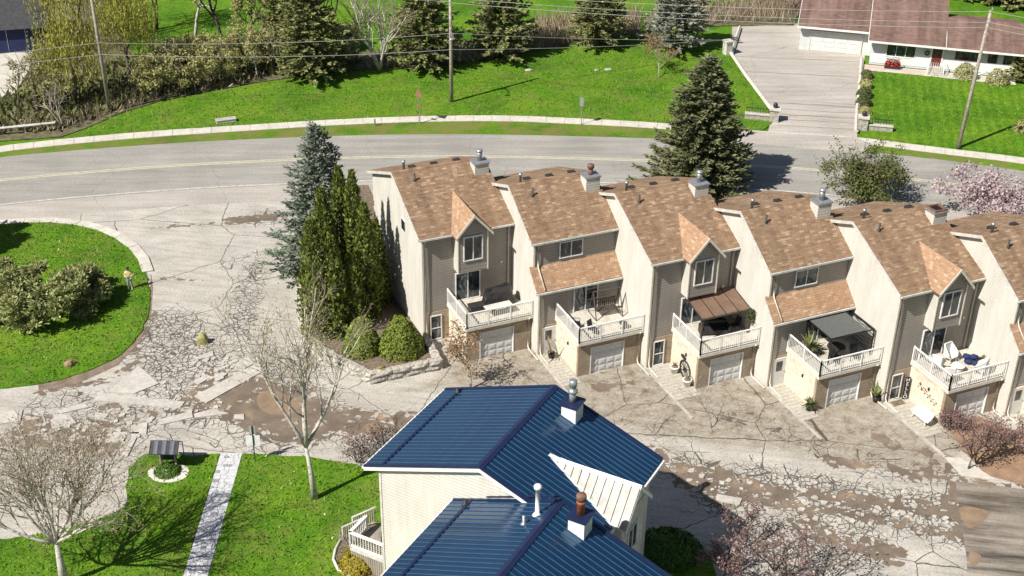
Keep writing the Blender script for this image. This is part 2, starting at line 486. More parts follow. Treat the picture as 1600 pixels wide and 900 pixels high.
# ------------------------------------------------------------------ mesh helpers
class MB:
    def __init__(s):
        s.v, s.f, s.m = [], [], []

    def poly(s, pts, mi=0):
        i = len(s.v)
        s.v += [tuple(map(float, p)) for p in pts]
        s.f.append(tuple(range(i, i + len(pts))))
        s.m.append(mi)

    def hexa(s, p, mi=0):
        """eight corners: bottom loop of four, top loop of four"""
        i = len(s.v)
        s.v += [tuple(map(float, q)) for q in p]
        for q in ((3, 2, 1, 0), (4, 5, 6, 7), (0, 1, 5, 4), (1, 2, 6, 5), (2, 3, 7, 6), (3, 0, 4, 7)):
            s.f.append(tuple(i + k for k in q))
            s.m.append(mi)

    def box(s, x0, x1, y0, y1, z0, z1, mi=0):
        s.hexa([(x0, y0, z0), (x1, y0, z0), (x1, y1, z0), (x0, y1, z0), (x0, y0, z1), (x1, y0, z1), (x1, y1, z1), (x0, y1, z1)], mi)

    def prism(s, base, off, mi=0):
        """planar polygon extruded by the vector off"""
        n = len(base)
        i = len(s.v)
        s.v += [tuple(map(float, p)) for p in base] + [tuple(float(a + b) for a, b in zip(p, off)) for p in base]
        s.f.append(tuple(range(i + n - 1, i - 1, -1)))
        s.f.append(tuple(range(i + n, i + 2 * n)))
        s.m += [mi, mi]
        for k in range(n):
            j = (k + 1) % n
            s.f.append((i + k, i + j, i + n + j, i + n + k))
            s.m.append(mi)

    def tube(s, pts, rad, n=6, mi=0, cap=True):
        pts = [Vector(p) for p in pts]
        if not hasattr(rad, '__len__'):
            rad = [rad] * len(pts)
        i0 = len(s.v)
        up = Vector((0, 0, 1))
        for k, p in enumerate(pts):
            d = (pts[min(k + 1, len(pts) - 1)] - pts[max(k - 1, 0)])
            d = d.normalized() if d.length > 1e-9 else Vector((0, 0, 1))
            a = d.cross(up)
            if a.length < 1e-3:
                a = d.cross(Vector((1, 0, 0)))
            a.normalize()
            b = d.cross(a)
            for q in range(n):
                t = 2 * math.pi * q / n
                s.v.append(tuple(p + (a * math.cos(t) + b * math.sin(t)) * rad[k]))
        for k in range(len(pts) - 1):
            for q in range(n):
                a = i0 + k * n + q
                b = i0 + k * n + (q + 1) % n
                s.f.append((a, b, b + n, a + n))
                s.m.append(mi)
        if cap:
            s.f.append(tuple(i0 + q for q in range(n))[::-1])
            e = i0 + (len(pts) - 1) * n
            s.f.append(tuple(e + q for q in range(n)))
            s.m += [mi, mi]

    def bar(s, p, q, w, h, mi=0):
        """rectangular bar from p to q"""
        p, q = Vector(p), Vector(q)
        d = (q - p).normalized()
        a = d.cross(Vector((0, 0, 1)))
        if a.length < 1e-3:
            a = Vector((1, 0, 0))
        a.normalize()
        b = a.cross(d)
        a *= w / 2
        b *= h / 2
        s.hexa([p - a - b, p + a - b, p + a + b, p - a + b, q - a - b, q + a - b, q + a + b, q - a + b], mi)

    def lathe(s, prof, c=(0, 0, 0), n=12, mi=0):
        i0 = len(s.v)
        for r, z in prof:
            for q in range(n):
                t = 2 * math.pi * q / n
                s.v.append((c[0] + r * math.cos(t), c[1] + r * math.sin(t), c[2] + z))
        for k in range(len(prof) - 1):
            for q in range(n):
                a = i0 + k * n + q
                b = i0 + k * n + (q + 1) % n
                s.f.append((a, b, b + n, a + n))
                s.m.append(mi)
        s.f.append(tuple(i0 + q for q in range(n))[::-1])
        e = i0 + (len(prof) - 1) * n
        s.f.append(tuple(e + q for q in range(n)))
        s.m += [mi, mi]

    def blob(s, c, r, mi=0, seed=0, amp=.25, sub=2, flat=1.0):
        bm = bmesh.new()
        bmesh.ops.create_icosphere(bm, subdivisions=sub, radius=1)
        i0 = len(s.v)
        rx, ry, rz = r if hasattr(r, '__len__') else (r, r, r * flat)
        for v in bm.verts:
            k = 1 + amp * mnoise.noise(v.co * 1.7 + Vector((seed * 3.1, seed, -seed)))
            s.v.append((c[0] + v.co.x * rx * k, c[1] + v.co.y * ry * k, c[2] + v.co.z * rz * k))
        for f in bm.faces:
            s.f.append(tuple(i0 + v.index for v in f.verts))
            s.m.append(mi)
        bm.free()

    def build(s, name, mats, parent=None, smooth=False, kind=None):
        me = bpy.data.meshes.new(name)
        me.from_pydata(s.v, [], s.f)
        if isinstance(mats, str):
            mats = [mats]
        for q in mats:
            me.materials.append(M[q])
        me.polygons.foreach_set('material_index', s.m)
        if smooth:
            me.polygons.foreach_set('use_smooth', [True] * len(s.f))
        me.update()
        return link(name, me, parent, kind)


def link(name, me, parent=None, kind=None):
    o = bpy.data.objects.new(name, me)
    COL.objects.link(o)
    if parent is not None:
        o.parent = parent
    if kind:
        o['kind'] = kind
    return o


def tag(o, label, cat, group=None):
    o['label'] = label
    o['category'] = cat
    if group:
        o['group'] = group
    return o


def thing(name, loc, label, cat, group=None, rz=0.0):
    o = bpy.data.objects.new(name, None)
    o.empty_display_size = .2
    COL.objects.link(o)
    o.location = (loc[0], loc[1], loc[2] if len(loc) > 2 else 0)
    o.rotation_euler = (0, 0, rz)
    return tag(o, label, cat, group)


def copy_tree(o, parent=None):
    c = o.copy()
    COL.objects.link(c)
    c.parent = parent
    for ch in list(o.children):
        copy_tree(ch, c)
    return c


def arrmesh(name, V, F, mats, parent=None, mi=None, smooth=False, kind=None):
    """mesh from numpy arrays: V (n,3), F (m,k)"""
    me = bpy.data.meshes.new(name)
    V = np.ascontiguousarray(V, dtype=np.float32)
    F = np.ascontiguousarray(F, dtype=np.int32)
    k = F.shape[1]
    me.vertices.add(len(V))
    me.vertices.foreach_set('co', V.ravel())
    me.loops.add(F.size)
    me.loops.foreach_set('vertex_index', F.ravel())
    me.polygons.add(len(F))
    me.polygons.foreach_set('loop_start', np.arange(0, F.size, k, dtype=np.int32))
    for q in ([mats] if isinstance(mats, str) else mats):
        me.materials.append(M[q])
    if mi is not None:
        me.polygons.foreach_set('material_index', np.asarray(mi, dtype=np.int32))
    if smooth:
        me.polygons.foreach_set('use_smooth', np.ones(len(F), dtype=bool))
    me.update(calc_edges=True)
    return link(name, me, parent, kind)


def unit(a):
    return a / np.maximum(np.linalg.norm(a, axis=1, keepdims=True), 1e-9)


def leaves(P, Nrm, L, Wd, jit=.6, droop=0.0):
    """one leaf-shaped quad (a kite) per point, facing roughly Nrm, pointing sideways; returns V,F"""
    n = len(P)
    Nn = unit(Nrm + rng.normal(0, jit, (n, 3)))
    t = rng.normal(0, 1, (n, 3))
    t[:, 2] -= droop
    a = unit(t - Nn * np.sum(t * Nn, 1, keepdims=True))
    b = np.cross(Nn, a)
    l = (L * rng.uniform(.6, 1.35, (n, 1)))
    w = (Wd * rng.uniform(.6, 1.35, (n, 1)))
    V = np.stack([P - a * l * .5, P + b * w * .5 + a * l * .1, P + a * l * .5, P - b * w * .5 + a * l * .1], 1).reshape(-1, 3)
    F = np.arange(4 * n).reshape(n, 4)
    return V, F


def inpoly(P, poly):
    x, y = P[:, 0], P[:, 1]
    c = np.zeros(len(P), bool)
    n = len(poly)
    for i in range(n):
        x0, y0 = poly[i]
        x1, y1 = poly[(i + 1) % n]
        k = ((y0 > y) != (y1 > y)) & (x < (x1 - x0) * (y - y0) / ((y1 - y0) or 1e-9) + x0)
        c ^= k
    return c


def dist_seg(P, a, b):
    a, b = np.array(a), np.array(b)
    d = b - a
    t = np.clip(((P - a) @ d) / max(d @ d, 1e-9), 0, 1)
    return np.linalg.norm(P - a - t[:, None] * d, axis=1)


def sheet(name, pts, z, mat, thick=.0, parent=None, kind='structure'):
    """flat polygon with an edge: the ground layers"""
    bm = bmesh.new()
    vs = [bm.verts.new((p[0], p[1], z if len(p) < 3 else p[2])) for p in pts]
    f = bm.faces.new(vs)
    f.normal_update()
    if f.normal.z < 0:
        f.normal_flip()
    if thick:
        n = len(vs)
        lo = [bm.verts.new((v.co.x, v.co.y, z - thick)) for v in vs]
        for i in range(n):
            j = (i + 1) % n
            bm.faces.new((vs[i], vs[j], lo[j], lo[i]))
    bmesh.ops.triangulate(bm, faces=[q for q in bm.faces if len(q.verts) > 4])
    bmesh.ops.recalc_face_normals(bm, faces=bm.faces)
    me = bpy.data.meshes.new(name)
    bm.to_mesh(me)
    bm.free()
    me.materials.append(M[mat])
    if sum(p.normal.z * p.area for p in me.polygons) < 0:
        me.flip_normals()
    return link(name, me, parent, kind)


def smooth_poly(pts, it=2, closed=True):
    for _ in range(it):
        o = []
        n = len(pts)
        for i in range(n if closed else n - 1):
            a, b = np.array(pts[i]), np.array(pts[(i + 1) % n])
            o += [tuple(a * .75 + b * .25), tuple(a * .25 + b * .75)]
        if not closed:
            o = [pts[0]] + o + [pts[-1]]
        pts = o
    return pts


def offset_line(pts, d):
    pts = [np.array(p[:2], float) for p in pts]
    o = []
    for i, p in enumerate(pts):
        t = pts[min(i + 1, len(pts) - 1)] - pts[max(i - 1, 0)]
        t /= np.linalg.norm(t)
        o.append(tuple(p + d * np.array([-t[1], t[0]])))
    return o


def resample(pts, step):
    pts = [np.array(p[:2], float) for p in pts]
    s = [0]
    for a, b in zip(pts, pts[1:]):
        s.append(s[-1] + np.linalg.norm(b - a))
    n = max(2, int(round(s[-1] / step)) + 1)
    q = np.linspace(0, s[-1], n)
    X = np.interp(q, s, [p[0] for p in pts])
    Y = np.interp(q, s, [p[1] for p in pts])
    return list(zip(X, Y))


def strip(name, A, B, z, mat, thick=0, kind='structure'):
    return sheet(name, list(A) + list(B)[::-1], z, mat, thick, kind=kind)


def grass_on(name, poly, z, dens, h, mats, parent=None, flowers=0.0):
    """tufts standing on a lawn; one mass nobody could count"""
    P = np.array(poly)
    lo, hi = P.min(0), P.max(0)
    n = int((hi[0] - lo[0]) * (hi[1] - lo[1]) * dens)
    n = min(n, 400000)
    Q = np.c_[rng.uniform(lo[0], hi[0], n), rng.uniform(lo[1], hi[1], n)]
    Q = Q[inpoly(Q, poly)]
    # keep what the picture can plausibly show, with a margin
    d = np.c_[Q, np.full(len(Q), -CAMZ)] @ AX.T
    u, w = d[:, 0] / d[:, 2] * FPX, d[:, 1] / d[:, 2] * FPX
    Q = Q[(np.abs(u) < 900) & (np.abs(w) < 540)]
    n = len(Q)
    a = rng.uniform(0, 2 * math.pi, n)
    wd = rng.uniform(.03, .08, n)
    hh = h * rng.uniform(.5, 1.5, n)
    ax = np.c_[np.cos(a), np.sin(a), np.zeros(n)]
    ln = rng.normal(0, .5, (n, 2)) * hh[:, None]
    B = np.c_[Q, np.full(n, z)]
    V = np.stack([B - ax * wd[:, None], B + ax * wd[:, None], B + np.c_[ln, hh]], 1).reshape(-1, 3)
    mi = (rng.random(n) < flowers).astype(int)
    # flowers: small and raised
    return arrmesh(name, V, np.arange(3 * n).reshape(n, 3), mats, parent, mi, kind='stuff')
# ================================================================== THE GROUND
sheet('terrain', [(-900, -300), (1100, -300), (1100, 1500), (-900, 1500)], -.06, 'terrain')

# ---- parking lot: one fine grid, with where it has cracked and turned to mud
MUD = [  # (px points, half width m, strength)
    ([(398, 622), (470, 655)], 2.0, .75), ([(520, 655), (690, 672)], 1.1, .72), ([(300, 640), (345, 590)], .9, .62), ([(330, 625), (360, 640)], .8, .6),
    ([(60, 672), (160, 690)], 1.3, .62), ([(170, 640), (230, 652)], .6, .5), ([(360, 345), (432, 338)], .5, .8), ([(240, 357), (330, 349)], .13, .7),
    ([(1020, 712), (1085, 745), (1190, 772)], .8, .62), ([(1070, 755), (1130, 790)], .5, .5),
    ([(1190, 766), (1330, 780), (1490, 797)], .5, .66), ([(1100, 765), (1250, 795), (1380, 812), (1500, 838)], .3, .58), ([(1050, 725), (1190, 752)], .3, .6),
    ([(1205, 845), (1250, 820)], .5, .6), ([(1262, 815), (1290, 838)], .5, .62), ([(1345, 850), (1395, 868)], .7, .6),
    ([(1298, 718), (1340, 728)], .4, .78), ([(1370, 680), (1398, 698)], .28, .85), ([(1436, 703), (1446, 708)], .25, .8),
    ([(1340, 722), (1440, 740)], .2, .7), ([(938, 606), (948, 604)], .35, .9), ([(962, 598), (985, 597)], .35, .6), ([(1440, 745), (1470, 735)], .7, .55),
    ([(1492, 750), (1502, 800), (1512, 850)], .3, .7), ([(1500, 790), (1545, 812), (1530, 835)], .9, .8), ([(1495, 745), (1600, 770)], .5, .6), ([(1560, 800), (1600, 830)], .7, .5), ([(1150, 655), (1180, 640)], .5, .4), ([(940, 590), (1010, 640)], .5, .35), ([(225, 560), (165, 595), (60, 612)], .25, .55), ([(236, 490), (205, 555)], .3, .6), ([(255, 435), (318, 437)], .12, .7)]
CRK = [([(250, 520), (290, 565)], 2.2, .78), ([(285, 600), (360, 640)], 2.2, .6), ([(372, 520), (398, 420)], .8, .62), ([(330, 520), (420, 570)], 1.6, .5),
       ([(100, 640), (200, 660)], 2.0, .5), ([(30, 700), (180, 700)], 2.5, .4), ([(430, 580), (480, 660)], 2.4, .5), ([(400, 690), (440, 660)], 1.6, .5), ([(200, 690), (250, 670)], 1.4, .4),
       ([(1060, 728), (1160, 765)], 1.0, .75), ([(1120, 775), (1160, 790)], 1.0, .7), ([(1180, 760), (1330, 785), (1500, 812)], 1.6, .78), ([(1200, 840), (1340, 850)], 1.6, .6), ([(1200, 870), (1240, 900)], 2.0, .5),
       ([(1040, 665), (1080, 720)], .9, .32), ([(1220, 670), (1330, 720), (1480, 750)], .9, .4), ([(900, 640), (1000, 690)], .9, .28), ([(1130, 610), (1180, 660)], .7, .25),
       ([(400, 345), (440, 335)], 1.0, .5), ([(360, 410), (420, 395)], .8, .35)]


def field(P, items, soft):
    r = np.zeros(len(P))
    for pts, w, s in items:
        q = [g2(*p) for p in pts]
        d = np.full(len(P), 1e9)
        for a, b in zip(q, q[1:]):
            d = np.minimum(d, dist_seg(P, a, b))
        r = np.maximum(r, s * np.clip(1 - (d - w) / (w * soft + .25), 0, 1) ** 1.0 * (d < 1e8))
    return r


gx, gy = np.arange(-32, 86, .4), np.arange(30, 118, .4)
X_, Y_ = np.meshgrid(gx, gy)
P_ = np.c_[X_.ravel(), Y_.ravel()]
nx, ny = len(gx), len(gy)
ii = (np.arange(ny - 1)[:, None] * nx + np.arange(nx - 1)[None, :]).ravel()
F_ = np.c_[ii, ii + 1, ii + nx + 1, ii + nx]
# keep only south of the road
ROADC = smooth_poly([g2(*p) for p in [(-700, 372), (-300, 318), (0, 281), (100, 272), (200, 264), (300, 257), (400, 252), (520, 247), (660, 244), (800, 245),
                                      (1000, 250), (1165, 258), (1250, 263), (1450, 282), (1600, 303), (1900, 355), (2200, 420)]], 2, False)
NEAR = offset_line(ROADC, -7.6)
lotpoly = [(-32, 30)] + [p for p in NEAR if -32 < p[0] < 86] + [(86, 30)]
keep = inpoly(P_[F_].mean(1), lotpoly)
F_ = F_[keep]
lot = arrmesh('parking_lot', np.c_[P_, np.zeros(len(P_))], F_, 'lot', kind='structure')
OLD = [g2(*q) for q in [(588, 625), (690, 590), (700, 540), (840, 540), (1000, 560), (1200, 600), (1400, 625), (1560, 650), (1500, 700), (1478, 742), (1345, 722), (1200, 703), (1040, 682), (930, 655), (860, 615), (700, 600)]]
od_ = inpoly(P_, OLD).astype(float).reshape(ny, nx)
for _ in range(2):
    od_ = (od_ + np.roll(od_, 1, 0) + np.roll(od_, -1, 0) + np.roll(od_, 1, 1) + np.roll(od_, -1, 1)) / 5
at_ = lot.data.attributes.new('old', 'FLOAT', 'POINT')
at_.data.foreach_set('value', od_.ravel().astype(np.float32))
for nm_, it_, so_ in (('mud', MUD, .8), ('crack', CRK, .9)):
    at_ = lot.data.attributes.new(nm_, 'FLOAT', 'POINT')
    at_.data.foreach_set('value', field(P_, it_, so_).astype(np.float32))

# ---- main road, its lines, the paved shoulder
FAR = offset_line(ROADC, 5.6)
strip('main_road', FAR, offset_line(ROADC, -8.2), .004, 'road')
sh_ = strip('road_shoulder', offset_line(ROADC, -5.5), offset_line(ROADC, -8.6), .008, 'drive')
yl = MB()
c_ = resample(ROADC, 1.5)
for off in (.16, -.16):
    A, B = offset_line(c_, off + .09), offset_line(c_, off - .09)
    for i in range(len(A) - 1):
        yl.poly([(*B[i], .0122), (*B[i + 1], .0122), (*A[i + 1], .0122), (*A[i], .0122)])
yl.build('road_centre_line', 'yellow', kind='structure')
wl = MB()
A, B = offset_line(c_, -5.1), offset_line(c_, -5.3)
A2, B2 = offset_line(c_, 4.75), offset_line(c_, 4.65)
for i in range(len(A) - 1):
    wl.poly([(*B[i], .0122), (*B[i + 1], .0122), (*A[i + 1], .0122), (*A[i], .0122)])
wl.build('road_edge_line', 'white_line', kind='structure')

# ---- grass verge and pavement slabs across the road
SWF = smooth_poly([g2(*p) for p in [(-700, 345), (-300, 278), (0, 228), (95, 217.5), (222, 206), (400, 194.5), (545, 185.5), (675, 181), (800, 180.5), (875, 184), (1020, 191), (1145, 202.5),
                                   (1200, 205.5), (1340, 214), (1450, 229), (1600, 246), (1900, 292), (2200, 345)]], 1, False)
SWN = offset_line(SWF, -1.5)
strip('grass_verge', SWN, offset_line(ROADC, 5.3), .010, 'lawn_strip')
sw = strip('sidewalk', SWF, SWN, .016, 'concrete')
sw_pts = resample(SWF, 1.85)
far_, near_ = offset_line(sw_pts, -.03), offset_line(sw_pts, -1.47)
k = 0
for i in range(len(sw_pts) - 1):
    a, b, c, d = np.array(near_[i]), np.array(near_[i + 1]), np.array(far_[i + 1]), np.array(far_[i])
    if not (-60 < a[0] < 112):
        continue
    e = .018
    ab = (b - a) / np.linalg.norm(b - a) * e
    z1 = .05 + rng.uniform(-.006, .006)
    mb = MB()
    mb.hexa([(*(a + ab), .012), (*(b - ab), .012), (*(c - ab), .012), (*(d + ab), .012), (*(a + ab), z1), (*(b - ab), z1), (*(c - ab), z1), (*(d + ab), z1)])
    mb.build('pavement_slab', 'walk', sw)

# ---- lawns
def lawn(name, px, mat, z=.07, dens=22, h=.13, tuft=('tuft',), flowers=0, sm=1, world=None):
    pts = world or [g2(*p) for p in px]
    if sm:
        pts = smooth_poly(pts, sm)
    rag = resample(list(pts) + [pts[0]], .55)[:-1]
    pts = [(p[0] + rng.normal(0, .05), p[1] + rng.normal(0, .05)) for p in rag]
    o = sheet(name, pts, z, mat, .12)
    if dens:
        grass_on('grass', pts, z, dens, h, [tuft[0], 'petal'], o, flowers)
    return o, pts


ISL = [(-600, 400), (-300, 372), (0, 349), (55, 347), (95, 348), (130, 353), (165, 364), (196, 383), (215, 402), (226, 425), (236, 450), (234, 480), (228, 505), (212, 535), (180, 562),
       (120, 588), (60, 602), (0, 607), (-300, 640), (-600, 660)]
lawn('island_lawn', ISL, 'lawn', flowers=.012, sm=2)
# worn dirt along the island's inner edge
DIRT = [(236, 428), (239, 450), (236, 490), (219, 534), (184, 571), (120, 600), (60, 611), (60, 600), (120, 586), (180, 560), (212, 533), (228, 505), (233, 480), (234, 450)]
sheet('worn_dirt', [g2(*p) for p in DIRT], .012, 'dirt_dark')
# concrete kerb round the road side of the island, in cast lengths
KO = smooth_poly([g2(*p) for p in [(-300, 368), (0, 344.5), (50, 341.5), (95, 341), (150, 349), (185, 362), (215, 381), (232, 400), (240, 424)]], 2, False)
kb = thing('island_kerb', (*KO[0], 0), 'curved pale concrete kerb around the corner of the round lawn', 'kerb')
kp = resample(KO, 2.4)
ko2 = offset_line(kp, -.85)
for i in range(len(kp) - 1):
    a, b, c, d = [np.array(q) for q in (kp[i], kp[i + 1], ko2[i + 1], ko2[i])]
    e = (b - a) / np.linalg.norm(b - a) * .02
    mb = MB()
    ok = np.array([*KO[0], 0])
    z1 = .11 + rng.uniform(-.01, .01)
    mb.hexa([np.array([*q, zz]) - ok for zz in (0, z1) for q in (d + e, c - e, b - e, a + e)])
    mb.build('kerb_stone', 'walk', kb)

L1 = [(345, 709), (300, 713), (252, 706), (222, 712), (203, 730), (197, 760), (200, 790), (150, 815), (60, 835), (0, 845), (-300, 880), (-300, 1100), (220, 1100), (286, 902)]
lawn('corner_lawn', L1, 'lawn', flowers=.004, sm=0)
L2 = [(379, 709), (420, 711), (480, 716), (530, 722), (575, 733), (640, 760), (690, 800), (700, 1100), (240, 1100), (327, 900)]
lawn('side_lawn', L2, 'lawn', flowers=.006, sm=0)
# far side of the road
FL = [(95, 217), (140, 200), (190, 178), (250, 160), (310, 148), (400, 131), (500, 117), (600, 108), (690, 104), (760, 96), (830, 82), (900, 70), (960, 66), (1040, 60), (1141, 62), (1143, 84), (1165, 118), (1188, 148),
      (1206, 172), (1206, 192), (1196, 203)]
pf = [g2(*p) for p in FL]
pf += [tuple(p) for p in SWF if g2(95, 217)[0] < p[0] < g2(1196, 203)[0]][::-1]
lawn('roadside_lawn', None, 'lawn', world=pf, dens=9, h=.15, sm=0, z=.06)
YL = [(1364, 112), (1440, 117), (1500, 126), (1590, 133), (1700, 150), (1800, 270), (1600, 243), (1480, 229), (1400, 220), (1375, 216), (1358, 212), (1352, 205)]
lawn('front_yard_lawn', YL, 'lawn_mown', dens=9, h=.13, sm=0, z=.06)
# neighbour's driveway with its retaining edge
DR = [(1144, 42), (1252, 38), (1249, 73), (1352, 82), (1346, 140), (1339, 216), (1200, 207), (1207, 175), (1190, 150), (1166, 118), (1143, 84)]
sheet('neighbour_driveway', [g2(*p) for p in DR], .02, 'drive', .08)
sheet('driveway_apron', [g2(*p) for p in [(1160, 206), (1200, 207), (1339, 216), (1365, 228), (1345, 240), (1150, 222)]], .056, 'drive', .05)
jt_ = MB()
for (x0, y0), (x1, y1), w_ in (((1203, 160), (1341, 168), .05), ((1205, 170), (1340, 177), .05), ((1207, 178), (1340, 186), .07), ((1207, 186), (1340, 193), .05), ((1164, 112), (1344, 121), .06), ((1150, 88), (1345, 97), .05), ((1215, 196), (1339, 203), .05)):
    p0, p1 = np.array(g2(x0, y0)), np.array(g2(x1, y1))
    n_ = np.array([-(p1 - p0)[1], (p1 - p0)[0]]) / np.linalg.norm(p1 - p0) * w_
    c_ = [p0 + (p1 - p0) * k_ / 12 + rng.normal(0, .05, 2) for k_ in range(13)]
    for u_, v_ in zip(c_, c_[1:]):
        jt_.poly([(*(u_ - n_), .0262), (*(v_ - n_), .0262), (*(v_ + n_), .0262), (*(u_ + n_), .0262)])
jt_.build('driveway_joint', 'dirt_dark', kind='structure')
# rough scrub and reeds behind the lawn
SC = [(-400, 250), (-100, 228), (95, 214), (140, 198), (190, 176), (250, 158), (310, 146), (400, 129), (500, 115), (600, 106), (690, 102), (760, 94), (830, 80), (900, 68), (960, 60), (1000, 52), (1000, 30), (830, 38),
      (740, 62), (600, 78), (480, 82), (380, 62), (290, 55), (215, 90), (190, 60), (160, 0), (-400, 0)]
sheet('scrub_ground', [g2(*p) for p in SC], .02, 'scrub')
sheet('reed_ground', [g2(*p) for p in [(1000, 45), (1020, 16), (1150, 8), (1240, -10), (1250, 20), (1240, 40), (1144, 40)]], .02, 'scrub')
sheet('pale_drive', [g2(*p) for p in [(-60, 84), (50, 82), (45, 110), (20, 150), (-60, 158)]], .03, 'walk')
# planting bed beside the end house, held up by the stone wall
BED = [(581, 597, .55), (688, 572, .55), (670, 545, .5), (662, 534, .3), (655, 470, .1), (575, 290, .05), (520, 290, .05), (476, 430, .05), (486, 540, .3), (521, 567, .5)]
sheet('planting_bed', [(*g2(x, y), z) for x, y, z in BED], 0, 'mulch', .3)
# bare earth at the right edge and under the deck shrubs
sheet('dirt_bank', [g2(*p) for p in [(1480, 668), (1520, 650), (1560, 662), (1620, 690), (1700, 800), (1590, 756), (1540, 742), (1500, 700)]], .03, 'dirt')
sheet('rutted_lane', [g2(*p) for p in [(1493, 752), (1560, 759), (1650, 772), (1750, 790), (1750, 1000), (1518, 1000), (1510, 870)]], .006, 'rutted')
for pts_ in ([(1493, 788), (1545, 797), (1546, 808), (1516, 829), (1506, 818)], [(1512, 860), (1534, 866), (1532, 880), (1516, 886)], [(400, 614), (428, 609), (450, 618), (474, 640), (440, 652), (404, 642)],
             [(572, 660), (596, 663), (600, 677), (584, 682), (564, 675)]):
    sheet('muddy_puddle', smooth_poly([g2(*q) for q in pts_], 2), .011, 'puddle')
sheet('concrete_pad', [g2(*p) for p in [(1476, 715), (1500, 716), (1556, 750), (1502, 744)]], .05, 'walk', .05)
BEDS = [(528, 860), (521, 872), (526, 890), (550, 905), (620, 930), (680, 900), (612, 880), (560, 830), (535, 838)]
sheet('shrub_bed', smooth_poly([g2(*p) for p in BEDS], 1), .09, 'mulch', .1)
eb = MB()
edge_pts = [G(x, y, .13) for x, y in [(535, 838), (524, 858), (521, 874), (529, 891), (552, 905), (600, 922)]]
eb.tube(edge_pts, .09, 6)
eb.build('bed_edging', 'white_dirty', kind='structure', smooth=True)
sheet('backyard_lawn', [g2(*p) for p in [(1010, 845), (1060, 835), (1110, 870), (1150, 1000), (900, 1000), (985, 880)]], .05, 'lawn', .08)
gp = [tuple(p) for p in smooth_poly([g2(*p) for p in [(229, 735), (262, 726), (292, 728), (297, 741), (285, 752), (255, 757), (233, 749)]], 2)]
sheet('gravel_ring', gp, .085, 'gravel', .03)

# ---- paver walk, laid stone by stone
a0, a1 = np.array(g2(345, 709)), np.array(g2(379, 709))
b0, b1 = np.array(g2(286, 902)), np.array(g2(327, 902))
pw = sheet('paver_walk', [tuple(a0), tuple(a1), tuple(b1 + (b1 - a1) * .2), tuple(b0 + (b0 - a0) * .2)], .03, 'concrete', .05)
wd_ = np.linalg.norm(a1 - a0)
ln_ = np.linalg.norm(b0 - a0) * 1.12
ux = (a1 - a0) / wd_
uy = (b0 - a0) / np.linalg.norm(b0 - a0)
y_ = .0
r_ = 0
np_ = 0
while y_ < ln_ and np_ < 300:
    hh = (.30, .22, .36)[r_ % 3]
    x_ = 0
    while x_ < wd_ - .02 and np_ < 300:
        ww = min(random.choice((.3, .42, .52)), wd_ - x_)
        if wd_ - x_ - ww < .16:
            ww = wd_ - x_
        q = [a0 + ux * xx + uy * yy for xx, yy in ((x_ + .012, y_ + .012), (x_ + ww - .012, y_ + .012), (x_ + ww - .012, y_ + hh - .012), (x_ + .012, y_ + hh - .012))]
        z1 = .075 + random.uniform(-.004, .004)
        mb = MB()
        mb.hexa([(*p, .025) for p in q] + [(*p, z1) for p in q])
        mb.build('paver', 'paver_dark' if random.random() < .13 else 'paver', pw)
        np_ += 1
        x_ += ww
    y_ += hh
    r_ += 1

# ---- slabs of asphalt that have broken loose
SL = [[(404, 567), (415, 579), (322, 631), (303, 620)], [(155, 615), (290, 629), (282, 639), (146, 626)], [(368, 569), (388, 558), (397, 569), (382, 577)],
      [(304, 560), (333, 549), (334, 557), (304, 564)], [(248, 657), (300, 643), (302, 653), (250, 665)], [(303, 648), (332, 640), (358, 647), (328, 651), (304, 654)],
      [(204, 666), (231, 660), (229, 679), (202, 679)], [(88, 643), (130, 631), (140, 637), (96, 647)], [(0, 645), (36, 641), (32, 659), (0, 664)],
      [(78, 658), (90, 648), (110, 650), (120, 662), (82, 672)], [(168, 614), (217, 572), (249, 600), (210, 616)], [(366, 649), (381, 648), (382, 656), (365, 655)],
      [(201, 677), (218, 676), (200, 713), (182, 707)], [(170, 676), (200, 676), (197, 691), (163, 693)], [(335, 587), (348, 583), (350, 592), (336, 598)], [(302, 597), (322, 586), (330, 590), (310, 602)],
      [(150, 645), (170, 648), (165, 655), (146, 652)], [(1290, 640), (1302, 642), (1298, 648), (1286, 645)], [(1262, 800), (1300, 806), (1296, 815), (1255, 808)], [(1120, 773), (1160, 780), (1155, 790), (1118, 782)]]
for s_ in SL[:17] + SL[19:]:
    pts = [np.array(g2(*p)) for p in s_]
    c_ = sum(pts) / len(pts)
    mb = MB()
    mb.prism([(*(c_ + (p - c_) * .985), .0) for p in pts], (0, 0, .075))
    o = mb.build('asphalt_slab', 'slab', lot)
# broken lumps of asphalt lying in the potholes
rb = MB()
for k_ in range(420):
    q_ = random.choice((((255, 350), (590, 650)), ((60, 250), (635, 690)), ((300, 420), (560, 600)), ((1060, 1300), (735, 800)), ((1250, 1500), (765, 840))))
    px_, py_ = random.uniform(*q_[0]), random.uniform(*q_[1])
    p_ = g2(px_, py_)
    s_ = random.choice((.05, .07, .09, .13, .2))
    a0_ = random.uniform(0, 6.28)
    n_ = random.choice((4, 5, 6))
    rb.prism([(p_[0] + s_ * random.uniform(.7, 1.3) * math.cos(a0_ + 6.283 * t_ / n_), p_[1] + s_ * random.uniform(.7, 1.3) * math.sin(a0_ + 6.283 * t_ / n_), 0) for t_ in range(n_)], (0, 0, s_ * random.uniform(.25, .5)))
rb.build('asphalt_rubble', 'slab', lot, kind='stuff')
